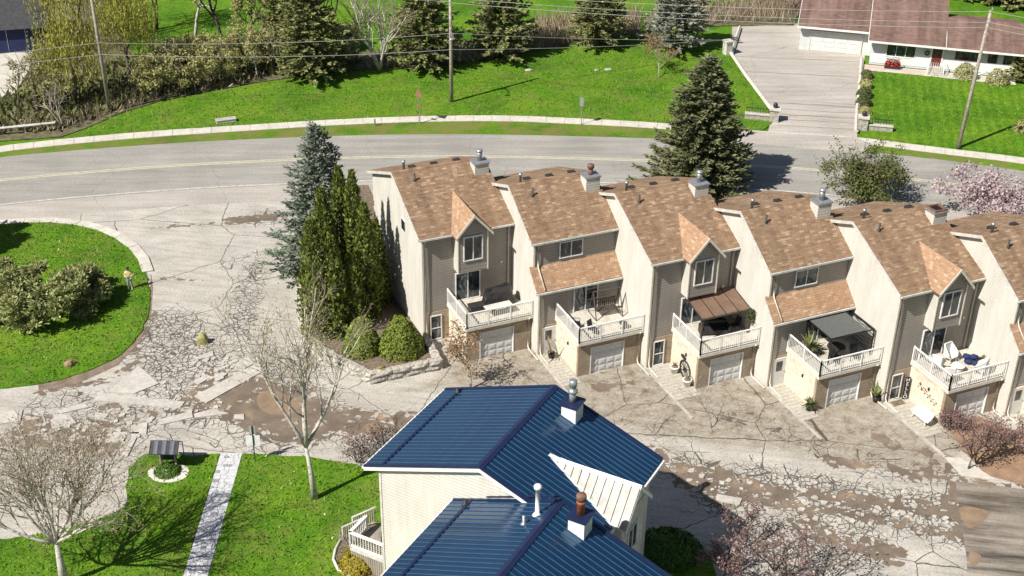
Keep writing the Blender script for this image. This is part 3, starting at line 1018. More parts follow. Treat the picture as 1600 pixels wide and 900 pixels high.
# kerbs of the lot: pale edges between the drives, at the lawn
for s_ in ([(466, 420), (470, 520), (500, 566)],):
    pts = resample([g2(*p) for p in s_], 1.6)
    kk = thing('lot_kerb', (*pts[0], 0), 'broken concrete kerb between the lot and the cedars', 'kerb')
    for a, b in zip(pts, pts[1:]):
        mb = MB()
        a, b = np.array(a), np.array(b)
        e = (b - a) * .02
        mb.bar((*(a + e - pts[0]), .07), (*(b - e - pts[0]), .07), .32, .16)
        mb.build('kerb_stone', 'walk', kk)

# ---- stone retaining wall: two courses of split blocks
def rock_block(mb, p, q, d, z0, z1, seed):
    p, q = np.array(p), np.array(q)
    t = (q - p) / np.linalg.norm(q - p)
    n = np.array([t[1], -t[0]])
    r = random.Random(seed)
    j = lambda s=.06: r.uniform(-s, s)
    V, F = [], []
    nu, nz = 4, 3
    i0 = len(mb.v)
    L = np.linalg.norm(q - p)
    for side in (0, 1):
        for iz in range(nz):
            for iu in range(nu):
                u = L * iu / (nu - 1)
                ed = (iu in (0, nu - 1)) or (iz in (0, nz - 1))
                o = (-.02 if ed else .08) + j(.05)
                off = n * (o if side == 0 else -d - o)
                zz = z0 + (z1 - z0) * iz / (nz - 1) + (j(.02) if iz == nz - 1 else 0)
                mb.v.append((*(p + t * u + off), zz))
    k = nu * nz
    def f(*a):
        mb.f.append(tuple(i0 + x for x in a))
        mb.m.append(0)
    for iz in range(nz - 1):
        for iu in range(nu - 1):
            a = iz * nu + iu
            f(a, a + 1, a + nu + 1, a + nu)
            f(k + a + 1, k + a, k + a + nu, k + a + nu + 1)
    for iu in range(nu - 1):
        a = (nz - 1) * nu + iu
        f(a, a + 1, k + a + 1, k + a)
    for iz in range(nz - 1):
        a = iz * nu
        f(a, a + nu, k + a + nu, k + a)
        a = iz * nu + nu - 1
        f(a + nu, a, k + a, k + a + nu)


wa, wb = np.array(g2(579, 601)), np.array(g2(692, 577))
rw = thing('retaining_wall', (*wa, 0), 'low wall of rough limestone blocks in two courses around the planting bed', 'wall')
legs = [(wa, wb), (wb, np.array(g2(672, 541))), (np.array(g2(520, 572)), wa), (np.array(g2(484, 545)), np.array(g2(520, 572)))]
for li, (p, q) in enumerate(legs):
    L = np.linalg.norm(q - p)
    for cz in range(2):
        n = max(1, int(L / 1.15))
        cuts = [0] + [L * (i + (.5 if cz and n > 2 else 0) * .6) / n + random.uniform(-.1, .1) for i in range(1, n)] + [L]
        for a, b in zip(cuts, cuts[1:]):
            t = (q - p) / L
            mb = MB()
            rock_block(mb, p + t * (a + .02) - wa, p + t * (b - .02) - wa, .5 + .06 * (1 - cz), cz * .4, cz * .4 + .39, random.random())
            mb.build('stone_block', 'stone', rw)
# ================================================================== TOWNHOUSES
def shingles(mb, O, U, V, poly, exp=.165, tab=.36, lift=.02):
    """courses of separate tabs over a roof plane; poly in (u, v) on the plane"""
    O, U, V = (np.array(q, float) for q in (O, U, V))
    Nn = np.cross(U, V)
    if Nn[2] < 0:
        Nn = -Nn
    v0, v1 = min(p[1] for p in poly), max(p[1] for p in poly)
    r = 0
    v = v0
    while v < v1 - .02:
        vm = min(v + exp * .5, v1 - .01)
        xs = []
        for i in range(len(poly)):
            (a, b), (c, d) = poly[i], poly[(i + 1) % len(poly)]
            if (b > vm) != (d > vm):
                xs.append(a + (c - a) * (vm - b) / (d - b))
        xs.sort()
        for x0, x1 in zip(xs[::2], xs[1::2]):
            u = x0 - (tab * .5 if r % 2 else 0) - random.uniform(0, .1)
            while u < x1 - .02:
                e = u + tab * random.uniform(.9, 1.1)
                p, q = max(u, x0), min(e, x1)
                if q - p > .03:
                    l = lift * random.uniform(.85, 1.15)
                    t = min(v + exp * 1.02, v1 + .02)
                    A, B = O + U * (p + .004) + V * v, O + U * (q - .004) + V * v
                    C, D = O + U * (q - .004) + V * t, O + U * (p + .004) + V * t
                    i0 = len(mb.v)
                    mb.v += [tuple(A - Nn * .0), tuple(B - Nn * .0), tuple(B + Nn * l), tuple(A + Nn * l), tuple(C + Nn * .006), tuple(D + Nn * .006)]
                    mb.f += [(i0, i0 + 1, i0 + 2, i0 + 3), (i0 + 3, i0 + 2, i0 + 4, i0 + 5)]
                    mb.m += [0, 0]
                u = e
        v += exp
        r += 1


def laps(mb, O, U, poly, exp=.2, out=.022, nrm=(0, -1, 0)):
    """lap siding boards over a vertical wall; poly in (u, z)"""
    O, U, Nn = (np.array(q, float) for q in (O, U, nrm))
    z0, z1 = min(p[1] for p in poly), max(p[1] for p in poly)
    z = math.floor(z0 / exp) * exp
    while z < z1 - .01:
        a, b = max(z, z0), min(z + exp, z1)
        zm = (a + b) / 2
        xs = []
        for i in range(len(poly)):
            (p, q), (r, s_) = poly[i], poly[(i + 1) % len(poly)]
            if (q > zm) != (s_ > zm):
                xs.append(p + (r - p) * (zm - q) / (s_ - q))
        xs.sort()
        for x0, x1 in zip(xs[::2], xs[1::2]):
            P = [O + U * x0 + np.array([0, 0, a]), O + U * x1 + np.array([0, 0, a])]
            T = [O + U * x1 + np.array([0, 0, b]), O + U * x0 + np.array([0, 0, b])]
            mb.poly([P[0] + Nn * .003, P[1] + Nn * .003, P[1] + Nn * out, P[0] + Nn * out])
            mb.poly([P[0] + Nn * out, P[1] + Nn * out, T[0] + Nn * .004, T[1] + Nn * .004])
        z += exp


def window(par, x0, x1, z0, z1, y, panes=2, fr='doorframe', w=.075, name='window', bar=None):
    f = MB()
    d = .06
    f.box(x0 - w, x1 + w, y - d, y + .02, z0 - w, z0)
    f.box(x0 - w, x1 + w, y - d, y + .02, z1, z1 + w)
    f.box(x0 - w, x0, y - d, y + .02, z0, z1)
    f.box(x1, x1 + w, y - d, y + .02, z0, z1)
    n = panes
    wd = (x1 - x0 - (n - 1) * .07) / n
    for i in range(1, n):
        xx = x0 + i * (wd + .07) - .07
        f.box(xx, xx + .07, y - d + .01, y + .02, z0, z1)
    if bar:
        f.box(x0, x1, y - d + .012, y + .02, bar - .03, bar + .03)
    fo = f.build(name, fr, par)
    for i in range(n):
        g = MB()
        xx = x0 + i * (wd + .07)
        g.box(xx, xx + wd, y - .018, y - .008, z0, z1)
        g.build('pane', 'glass', fo)
    return fo


BAL_ME = None


def railing(par, pts, z0, z1, step=.15):
    """white balcony railing along pts: rails and posts, each baluster its own piece"""
    global BAL_ME
    if BAL_ME is None:
        b = MB()
        b.box(-.015, .015, -.015, .015, 0, 1)
        t = b.build('baluster', 'white')
        BAL_ME = t.data
        bpy.data.objects.remove(t)
    r = MB()
    for p, q in zip(pts, pts[1:]):
        p, q = Vector((*p, 0)), Vector((*q, 0))
        L = (q - p).length
        z = Vector((0, 0, 1))
        r.bar(p + z * (z1 - .035), q + z * (z1 - .035), .085, .07)
        r.bar(p + z * (z0 + .12), q + z * (z0 + .12), .055, .05)
        n = max(1, round(L / 1.7))
        for i in range(n + 1):
            c = p + (q - p) * (i / n)
            r.box(c.x - .04, c.x + .04, c.y - .04, c.y + .04, z0, z1 + .03)
    ro = r.build('railing', 'white', par)
    for p, q in zip(pts, pts[1:]):
        p, q = Vector((*p, 0)), Vector((*q, 0))
        n = int((q - p).length / step)
        for i in range(1, n):
            c = p + (q - p) * (i / n)
            o = bpy.data.objects.new('baluster', BAL_ME)
            COL.objects.link(o)
            o.parent = ro
            o.location = (c.x, c.y, z0 + .12)
            o.scale = (1, 1, z1 - z0 - .17)
    return ro


PAN_ME = {}


def garage_door(par, x0, x1, z1, y, rows=4, cols=4):
    b = MB()
    b.box(x0, x1, y, y + .05, 0, z1)
    d = b.build('garage_door', 'door', par)
    cw, rh = (x1 - x0) / cols, z1 / rows
    key = (round(cw, 2), round(rh, 2))
    if key not in PAN_ME:
        m = MB()
        m.prism([(.07, -.0, .09), (cw - .07, 0, .09), (cw - .07, 0, rh - .09), (.07, 0, rh - .09)], (0, -.018, 0))
        m.prism([(.15, -.018, .15), (cw - .15, -.018, .15), (cw - .15, -.018, rh - .15), (.15, -.018, rh - .15)], (0, -.014, 0))
        t = m.build('panel', 'door')
        PAN_ME[key] = t.data
        bpy.data.objects.remove(t)
    for r in range(rows):
        for c in range(cols):
            o = bpy.data.objects.new('panel', PAN_ME[key])
            COL.objects.link(o)
            o.parent = d
            o.location = (x0 + c * cw, y, r * rh)
    g = MB()
    for r in range(1, rows):
        g.box(x0, x1, y - .006, y + .001, r * rh - .012, r * rh + .012)
    g.build('door_joint', 'greytarp', d)
    return d


def chimney_box(par, x, y, zb, zt, flue, side='cream', cap='metal'):
    b = MB()
    b.box(x - .52, x + .52, y - .45, y + .45, zb, zt)
    c = b.build('chimney', side, par)
    l = MB()
    for k in range(int((zt - zb) / .2)):
        z = zb + .1 + k * .2
        l.box(x - .54, x + .54, y - .47, y + .47, z, z + .17)
    l.build('chimney_siding', side, c)
    k = MB()
    k.box(x - .6, x + .6, y - .54, y + .54, zt, zt + .1)
    k.build('chimney_cap', cap, c)
    f = MB()
    if flue == 'steel':
        f.lathe([(.15, 0), (.15, .3), (.2, .31), (.2, .62), (.15, .64), (.15, .68), (.24, .71), (.24, .82), (.1, .87)], (x, y, zt + .1), 12)
        f.build('flue', 'metal', c, True)
    elif flue == 'rust':
        f.lathe([(.17, 0), (.17, .38), (.14, .39), (.14, .46), (.24, .48), (.25, .72), (.2, .76)], (x, y, zt + .1), 12)
        f.build('flue', 'rust', c, True)
    elif flue == 'terracotta':
        f.lathe([(.22, 0), (.22, .7), (.25, .72), (.25, .9)], (x, y, zt + .1), 12)
        f.build('flue', 'terracotta', c, True)
        f = MB()
        f.lathe([(.3, .9), (.31, 1.12), (.25, 1.2), (.05, 1.22)], (x, y, zt + .1), 12)
        f.build('flue_cap', 'rust', c, True)
    elif flue == 'open':
        f.box(x - .38, x + .38, y - .36, y + .36, zt + .1, zt + .13)
        f.build('flue', 'black', c)
        f = MB()
        for q in ((-.5, .5, -.47, -.38), (-.5, .5, .38, .47), (-.5, -.4, -.38, .38), (.4, .5, -.38, .38)):
            f.box(x + q[0], x + q[1], y + q[2], y + q[3], zt + .1, zt + .24)
        f.build('chimney_rim', 'rust', c)
    return c


TOWN = 'cream and taupe townhouses in a stepped row'


def townhouse(typ, org, Wd, xg, label, flue, door_l='storm', seed=0):
    h = thing('townhouse', (*org, 0), label, 'townhouse', TOWN)
    A = typ == 'A'
    W_ = Wd - .012
    ey, ez = (-.35, 8.48) if A else (.67, 8.60)
    ry, rz = (5.35, 11.14) if A else (4.8, 11.2)
    by, bz = (11.3, 8.75) if A else (10.9, 8.95)
    sl = (rz - ez) / (ry - ey)
    sb = (rz - bz) / (by - ry)
    yf = 0. if A else .97                                   # upper facade
    T = .15
    top = lambda y: (ez + (y - ey) * sl if y < ry else rz - (y - ry) * sb) - T
    # --- body
    prof = [(yf, top(yf)), (ry, rz - T), (by - .35, top(by - .35)), (by - .35, 0), (yf, 0)]
    b = MB()
    b.prism([(0, y, z) for y, z in prof], (W_, 0, 0))
    if not A:
        b.prism([(0, 0, 0), (0, 0, 5.45), (0, yf, 6.35), (0, yf, 0)], (W_, 0, 0))
    b.build('wall', 'cream', h)
    s = MB()
    pl = [(y, z) for y, z in prof[:3]] + [(by - .35, .5), (0., .5)] + ([] if A else [(0, 5.4), (yf, 6.3)])
    laps(s, (0, 0, 0), (0, 1, 0), pl, .2, .02, (-1, 0, 0))
    s.build('side_siding', 'cream', h, kind='stuff')
    s = MB()
    zt = top(yf) - .02
    zs = 2.33
    if A:
        laps(s, (0, 0, 0), (1, 0, 0), [(.1, zs), (W_, zs), (W_, zt), (.1, zt)], .2, .008)
    else:
        laps(s, (0, 0, 0), (1, 0, 0), [(.1, zs), (W_, zs), (W_, 5.38), (.1, 5.38)], .2, .008)
        laps(s, (0, yf, 0), (1, 0, 0), [(.1, 6.3), (W_, 6.3), (W_, zt), (.1, zt)], .2, .008)
    s.build('front_siding', 'tan', h, kind='stuff')
    f = MB()
    f.box(.06, xg, -.03, 0, .0, zs)
    f.build('brick_base', 'brick', h)
    c = MB()
    c.box(-.03, .1, -.05, .0, 0, (zt if A else 5.4))
    if not A:
        c.box(-.03, .1, yf - .05, yf, 6.4, zt)
    c.build('corner_board', 'trim', h)
    # --- roof
    xl = -.33
    r = MB()
    r.prism([(xl + .02, ey, ez), (xl + .02, ry, rz), (xl + .02, by, bz), (xl + .02, by, bz - T), (xl + .02, ry, rz - T), (xl + .02, ey, ez - T)], (W_ - xl - .03, 0, 0))
    if not A:
        le, lz, lt, ltz = -.38, 5.27, yf + .02, 6.62
        r.prism([(xl + .02, le, lz), (xl + .02, lt, ltz), (xl + .02, lt, ltz - .16), (xl + .02, le, lz - .14)], (W_ - xl - .03, 0, 0))
    ro = r.build('roof', 'underroof', h)
    sh = MB()
    ln = math.hypot(ry - ey, rz - ez)
    V = (0, (ry - ey) / ln, (rz - ez) / ln)
    shingles(sh, (xl, ey - .03 * V[1], ez - .03 * V[2]), (1, 0, 0), V, [(0, 0), (W_ - xl, 0), (W_ - xl, ln + .03), (0, ln + .03)])
    lb = math.hypot(by - ry, rz - bz)
    Vb = (0, -(by - ry) / lb, (rz - bz) / lb)
    shingles(sh, (xl, by, bz), (1, 0, 0), Vb, [(0, 0), (W_ - xl, 0), (W_ - xl, lb), (0, lb)])
    sh.build('shingles', 'shingle', ro, kind='stuff')
    rc = MB()
    u = xl
    while u < W_ - .1:
        e = min(u + .32, W_)
        rc.poly([(u, ry - .13, rz - .13 * sl + .03), (e, ry - .13, rz - .13 * sl + .036), (e, ry, rz + .045), (u, ry, rz + .04)])
        rc.poly([(u, ry, rz + .04), (e, ry, rz + .045), (e, ry + .13, rz - .13 * sb + .036), (u, ry + .13, rz - .13 * sb + .03)])
        u = e
    rc.build('ridge_cap', 'shingle', ro, kind='stuff')
    if not A:
        sh = MB()
        l2 = math.hypot(lt - le, ltz - lz)
        V2 = (0, (lt - le) / l2, (ltz - lz) / l2)
        shingles(sh, (xl, le, lz), (1, 0, 0), V2, [(0, 0), (W_ - xl, 0), (W_ - xl, l2), (0, l2)])
        sh.build('low_shingles', 'shingle_low', ro, kind='stuff')
    rk = MB()
    for (y0, z0), (y1, z1) in (((ey, ez), (ry, rz)), ((ry, rz), (by, bz))):
        rk.prism([(xl - .03, y0, z0 + .02), (xl - .03, y1, z1 + .02), (xl - .03, y1, z1 - .2), (xl - .03, y0, z0 - .2)], (.055, 0, 0))
    if not A:
        rk.prism([(xl - .03, le, lz + .02), (xl - .03, lt, ltz + .02), (xl - .03, lt, ltz - .2), (xl - .03, le, lz - .2)], (.055, 0, 0))
    rk.build('rake_board', 'white_dirty', h)
    so_ = MB()                                                        # soffit behind the rake
    so_.prism([(xl + .03, ey + .1, top(ey + .1) - .05), (xl + .03, ry, rz - T - .05), (xl + .03, by - .1, top(by - .1) - .05), (xl + .03, by - .1, top(by - .1) - .01), (xl + .03, ry, rz - T - .01),
               (xl + .03, ey + .1, top(ey + .1) - .01)], (-xl - .04, 0, 0))
    so_.build('soffit', 'trim', h)
    segs = [(xl, 2.2, ey, ez), (5.05, W_ - .01, ey, ez)] if A else [(xl, W_ - .01, ey, ez), (xl, W_ - .01, le, lz)]
    for a, e, y_g, z_g in segs:
        g = MB()
        g.box(a, e, y_g - .12, y_g - .02, z_g - .16, z_g - .03)
        g.build('gutter', 'white_dirty', h)
    if A:
        runs = [([(.16, ey - .07, ez - .15), (.16, -.12, ez - .5), (.16, -.12, .35), (.16, -.3, .12), (.16, -1.5, .08)], .05),
                ([(W_ - .35, ey - .07, ez - .15), (W_ - .35, -.1, ez - .5), (W_ - .35, -.1, 2.95)], .045)]
    else:
        runs = [([(.3, ey - .07, ez - .12), (.3, yf - .1, ez - .45), (.3, yf - .1, 6.78), (.3, yf - .25, 6.5), (.3, le - .02, 5.42)], .05),
                ([(.16, le - .07, lz - .1), (.16, -.12, lz - .45), (.16, -.12, .35), (.16, -.3, .12), (.16, -1.6, .08)], .05)]
    for pts_, r_ in runs:
        d = MB()
        d.tube(pts_, r_, 6)
        d.build('downpipe', 'trim', h, True)
    v = MB()
    v.lathe([(.09, -.3), (.09, .55), (.13, .56), (.13, .72)], (.75, ry + .3, rz - .12), 8)
    v.build('vent_pipe', 'metal', ro, True)
    v = MB()
    yy = ry - 1.0
    v.lathe([(.17, -.2), (.1, .1), (.06, .12), (.06, .55)], (1.1, yy, rz - sl), 8)
    v.build('vent_pipe', 'dark', ro, True)
    for xx, dy in ((1.7, 1.3), (3.3, 1.0), (5.0, .9)):
        v = MB()
        zz = rz - dy * sb
        v.box(xx - .25, xx + .25, ry + dy - .22, ry + dy + .22, zz - .1, zz + .13)
        v.build('roof_vent', 'dark', ro)
    chimney_box(h, W_ - .75, ry - .95, rz - .95 * sl - .5, rz + .15, flue)
    # --- dormer bay
    if A:
        x0, x1, xa = 2.34, 4.6, 3.47
        b = MB()
        b.prism([(x0, -.83, 5.54), (x1, -.83, 5.54), (x1, -.83, 8.72), (xa, -.83, 9.92), (x0, -.83, 8.72)], (0, 1.2, 0))
        bo = b.build('bay', 'cream', h)
        s = MB()
        laps(s, (0, -.83, 0), (1, 0, 0), [(x0 + .07, 5.56), (x1 - .07, 5.56), (x1 - .07, 8.7), (xa, 9.85), (x0 + .07, 8.7)], .28, .012)
        s.build('bay_siding', 'tan', bo, kind='stuff')
        for xa_ in (x0 - .02, x1 - .07):
            t = MB()
            t.box(xa_, xa_ + .09, -.87, -.8, 5.5, 8.7)
            t.build('bay_trim', 'trim', bo)
        window(h, 2.82, 4.12, 6.5, 8.25, -.86, 2)
        ap, af, yb0, ev = 10.07, -1.2, -.02, 8.5
        yback = (ap - ez) / sl + ey
        xe0, xe1 = 2.08, 4.86
        dr = MB()
        for xe in (xe0, xe1):
            ye = (ev - ez) / sl + ey
            dr.prism([(xe, af, ev), (xa, af, ap), (xa, yback, ap), (xe, ye + .05, ev)], (0, 0, -.12))
        do = dr.build('dormer_roof', 'underroof', h)
        sh = MB()
        for sgn, xe in ((1, xe0), (-1, xe1)):
            hd = abs(xa - xe)
            ll = math.hypot(hd, ap - ev)
            V3 = (sgn * hd / ll, 0, (ap - ev) / ll)
            ye = (ev - ez) / sl + ey
            shingles(sh, (xe, 0, ev), (0, 1, 0), V3, [(af, 0), (ye + .05, 0), (yback + .05, ll), (af, ll)])
        sh.build('dormer_shingles', 'shingle_low', do, kind='stuff')
        rk = MB()
        for xe in (xe0, xe1):
            rk.prism([(xe, af - .04, ev + .03), (xa, af - .04, ap + .03), (xa, af - .04, ap - .2), (xe, af - .04, ev - .19)], (0, .05, 0))
        rk.build('dormer_fascia', 'trim', do)
        window(h, 2.5, 4.25, 2.95, 5.05, -.03, 2, name='patio_door')
        ob = window(h, .55, 1.28, .12, 1.98, -.03, 1, name='entry_door', bar=1.0)
    else:
        window(h, 2.0, 3.65, 6.95, 8.1, yf - .03, 2)
        window(h, 2.75, 4.5, 2.95, 4.95, -.03, 2, name='patio_door')
        e = MB()
        e.box(.42, 1.34, -.075, -.03, .05, 2.08)
        eo = e.build('entry_door', 'door', h)
        q = MB()
        q.box(.56, 1.04, -.09, -.075, 1.15, 1.9)
        q.build('pane', 'glass', eo)
        q = MB()
        q.blob((1.24, -.1, 1.05), .05, 0, 1, 0, 1)
        q.build('handle', 'metal', eo)
        q = MB()
        q.prism([(.34, -.08, 0), (.42, -.08, 0), (.42, -.08, 2.08), (1.34, -.08, 2.08), (1.34, -.08, 0), (1.42, -.08, 0), (1.42, -.08, 2.16), (.34, -.08, 2.16)], (0, .08, 0))
        q.build('door_frame', 'doorframe', h)
    # --- garage and balcony
    yg = -3.6
    xr = W_
    g = MB()
    g.box(xg, xg + .22, yg + .22, -.04, 0, 2.62)
    g.build('garage_side_wall', 'stucco', h)
    d0, d1 = xg + .95, xg + 3.55
    g = MB()
    g.box(xg, d0, yg, yg + .22, 0, 2.62)
    g.box(d1, xr, yg, yg + .22, 0, 2.62)
    g.box(d0, d1, yg, yg + .22, 2.14, 2.62)
    g.build('garage_front', 'brick', h)
    t = MB()
    t.box(d0, d0 + .07, yg - .02, yg + .24, 0, 2.14)
    t.box(d1 - .07, d1, yg - .02, yg + .24, 0, 2.14)
    t.box(d0 + .07, d1 - .07, yg - .02, yg + .24, 2.07, 2.14)
    t.build('garage_trim', 'white', h)
    garage_door(h, d0 + .07, d1 - .07, 2.07, yg + .1)
    k = MB()
    k.box(xg - .14, xr - .02, yg - .28, -.035, 2.62, 2.84)
    ba = k.build('balcony', 'trim', h)
    k = MB()
    n = int((xr - xg) / .3)
    for i in range(n):
        a = xg - .1 + (xr - xg + .06) * i / n
        k.box(a + .008, a + (xr - xg + .06) / n - .008, yg - .26, -.05, 2.84, 2.87)
    k.build('deck_boards', 'deckboard', ba, kind='stuff')
    railing(h, [(xg - .08, -.1), (xg - .08, yg - .24), (xr - .1, yg - .24)], 2.86, 4.05)
    dp = MB()
    dp.tube([(xr - .3, yg - .34, 2.7), (xr - .3, yg - .08, 2.45), (xr - .3, yg - .08, .3), (xr - .3, yg - .3, .12), (xr - .25, yg - 1.8, .08)], .05, 6)
    dp.build('balcony_downpipe', 'trim', h, True)
    # lamp by the door
    lm = MB()
    lm.box(xg - .1, xg - .0, -2.1, -2.0, 1.75, 1.95)
    lm.build('wall_lamp', 'dark', h)
    lm = MB()
    lm.box(W_ - .95, W_ - .8, -.09, -.03, 5.3, 5.5)
    lm.build('wall_vent', 'trim', h)
    return h


def patio(org, x0, x1, y0, y1, seed):
    r = random.Random(seed)
    p = sheet('stone_patio', [(org[0] + a, org[1] + b) for a, b in ((x0, y0), (x1, y0), (x1, y1), (x0, y1))], .03, 'concrete', .04)
    y = y0
    i = 0
    while y < y1 - .05:
        hh = min(.36, y1 - y)
        x = x0 - (.25 if i % 2 else 0)
        while x < x1 - .03:
            ww = r.choice((.36, .54))
            a, b = max(x, x0), min(x + ww, x1)
            if b - a > .06:
                m = MB()
                m.box(org[0] + a + .012, org[0] + b - .012, org[1] + y + .012, org[1] + y + hh - .012, .02, .06 + r.uniform(-.006, .006))
                m.build('paving_stone', 'patio', p)
            x += ww
        y += hh
        i += 1
    k = MB()
    k.bar((org[0] + x0 - .1, org[1] + .0, .05), (org[0] + x0 - .1, org[1] + y0 - 2.2, .05), .16, .1)
    k.build('patio_kerb', 'concrete', p)
    return p


HO = {1: ('A', (26.03, 75.92), 6.82, 1.9), 2: ('B', (32.85, 71.28), 6.33, 1.42), 3: ('A', (39.18, 66.89), 6.54, 1.95), 4: ('B', (45.72, 61.69), 6.2, 1.35), 5: ('A', (51.92, 57.16), 6.5, 1.95),
      6: ('B', (58.42, 52.75), 6.3, 1.4)}
HL = {1: 'end townhouse of the row, its long bare side wall facing the cedar trees', 2: 'townhouse with the garden swing on its balcony, no gabled dormer',
      3: 'gabled townhouse with a brown awning over its balcony and a wagon wheel by the door', 4: 'townhouse with a grey mesh pergola on its balcony, no gabled dormer',
      5: 'gabled townhouse with white wicker furniture on its balcony', 6: 'townhouse cut off by the right edge of the photo, beyond the wicker furniture'}
FL_ = {1: 'steel', 2: 'rust', 3: 'steel', 4: 'steel', 5: 'open', 6: 'steel'}
HS = {}
for k, (ty, o, w, xg) in HO.items():
    HS[k] = townhouse(ty, o, w, xg, HL[k], FL_[k], seed=k)
    if k > 1:
        patio(o, .05, xg - .05, -4.4, -.05, k)


def pos(k, x, y, z=0):
    o = HO[k][1]
    return (o[0] + x, o[1] + y, z)


# small window high on the bare side wall of the end house
sw_ = MB()
sw_.prism([(-.05, 3.3, 7.15), (-.05, 4.25, 7.15), (-.05, 4.25, 8.1), (-.05, 3.3, 8.1)], (.05, 0, 0))
swo = sw_.build('side_window', 'doorframe', HS[1])
sw_ = MB()
sw_.prism([(-.06, 3.38, 7.23), (-.06, 4.17, 7.23), (-.06, 4.17, 8.02), (-.06, 3.38, 8.02)], (.01, 0, 0))
sw_.build('pane', 'glass', swo)
# ================================================================== BLUE METAL-ROOFED HOUSES
BANG = math.atan2(.62, .785)


def metal_slope(ro, x0, x1, pe, pr, step, mats=('blueroof_panel', 'seam'), name='roof_panel', clip=None):
    """standing-seam panels on the slope between eave pe=(y,z) and ridge pr=(y,z); clip(xa, xb) may shorten a panel"""
    ye, ze = pe
    yr, zr = pr
    n = int(round((x1 - x0) / step))
    w = (x1 - x0) / n
    L = math.hypot(yr - ye, zr - ze)
    vy, vz = (yr - ye) / L, (zr - ze) / L
    ny, nz = -vz, vy
    if nz < 0:
        ny, nz = -ny, -nz
    shared = {}
    for i in range(n):
        key = 0
        if key not in shared:
            m = MB()
            P = lambda x, v, h: (x, ye + vy * v + ny * h, ze + vz * v + nz * h)
            m.poly([P(0.03, 0, .01), P(w, 0, .01), P(w, L, .01), P(.03, L, .01)], 0)
            for a, b, h0, h1 in ((0, .0, .01, .045), (0, .022, .045, .045), (.022, .022, .045, .01)):
                m.poly([P(a, -.01, h0), P(b, -.01, h1), P(b, L, h1), P(a, L, h0)], 1)
            m.poly([P(0, -.01, .0), P(w, -.01, .0), P(w, -.01, .012), P(0, -.01, .012)], 0)
            t = m.build(name, list(mats))
            shared[key] = t.data
            bpy.data.objects.remove(t)
        o = bpy.data.objects.new(name, shared[key])
        COL.objects.link(o)
        o.parent = ro
        o.location = (x0 + i * w, 0, 0)


def blue_house(lab, x0, x1, yL, zL, yR, zR, yE, zE, wall=True):
    h = thing('blue_roofed_house', (14.81, 53.45, 0), lab, 'house', 'houses with blue metal roofs', BANG)
    wl_, wr = yL - .8, yE + .6
    T = .16
    zl = lambda y: (zL + (y - yL) * (zR - zL) / (yR - yL)) if y > yR else (zE + (y - yE) * (zR - zE) / (yR - yE))
    b = MB()
    pf = [(x0 + .3, wl_, 0), (x0 + .3, wl_, zl(wl_) - T), (x0 + .3, yR, zR - T), (x0 + .3, wr, zl(wr) - T), (x0 + .3, wr, 0)]
    b.prism(pf, (x1 - x0 - .5, 0, 0))
    b.build('wall', 'cream', h)
    s = MB()
    laps(s, (x0 + .3, 0, 0), (0, 1, 0), [(p[1], p[2]) for p in pf], .2, .02, (-1, 0, 0))
    laps(s, (0, wr, 0), (1, 0, 0), [(x0 + .3, 0), (x1 - .2, 0), (x1 - .2, zl(wr) - T), (x0 + .3, zl(wr) - T)], .2, .02, (0, -1, 0))
    laps(s, (0, wl_, 0), (1, 0, 0), [(x0 + .3, 0), (x1 - .2, 0), (x1 - .2, zl(wl_) - T), (x0 + .3, zl(wl_) - T)], .2, .02, (0, 1, 0))
    s.build('wall_siding', 'cream', h, kind='stuff')
    c = MB()
    c.box(x0 + .25, x0 + .36, wl_ - .08, wl_ + .04, 0, zl(wl_) - T)
    c.build('corner_board', 'white_dirty', h)
    r = MB()
    r.prism([(x0 + .05, yL, zL), (x0 + .05, yR, zR), (x0 + .05, yE, zE), (x0 + .05, yE, zE - T), (x0 + .05, yR, zR - T), (x0 + .05, yL, zL - T)], (x1 - x0 - .1, 0, 0))
    ro = r.build('roof', 'blueroof_trim', h)
    metal_slope(ro, x0, x1, (yL, zL), (yR, zR), .345)
    metal_slope(ro, x0, x1, (yE, zE), (yR, zR), .345)
    k = MB()
    e = .22
    for sg, (ye, ze) in ((1, (yL, zL)), (-1, (yE, zE))):
        dz = (zR - ze) / abs(yR - ye) * e
        k.prism([(x0 - .04, yR, zR + .07), (x0 - .04, yR + sg * e, zR + .07 - dz), (x0 - .04, yR + sg * e, zR + .04 - dz), (x0 - .04, yR, zR + .04)], (x1 - x0 + .06, 0, 0))
        # folded rake flashing along both gable edges
        for xa in (x0 - .05, x1 - .12):
            k.prism([(xa, yR, zR + .065), (xa, ye, ze + .065), (xa, ye, ze - .02), (xa, yR, zR - .02)], (.17, 0, 0))
    k.build('ridge_flashing', 'blueroof_trim', ro)
    w = MB()
    for (ye, ze) in ((yL, zL), (yE, zE)):
        w.prism([(x0 - .0, yR, zR - .04), (x0 - .0, ye, ze - .04), (x0 - .0, ye, ze - .3), (x0 - .0, yR, zR - .3)], (.05, 0, 0))
    w.build('rake_board', 'white', h)
    for ya_, za_ in ((yL, zL), (yE - .12, zE)):
        g = MB()
        g.box(x0, x1, ya_, ya_ + .12, za_ - .2, za_ - .06)
        g.build('gutter', 'white', h)
    # snow guards: a dark bar near the eave on the left slope, as on the photo's roofs
    return h, ro, zl


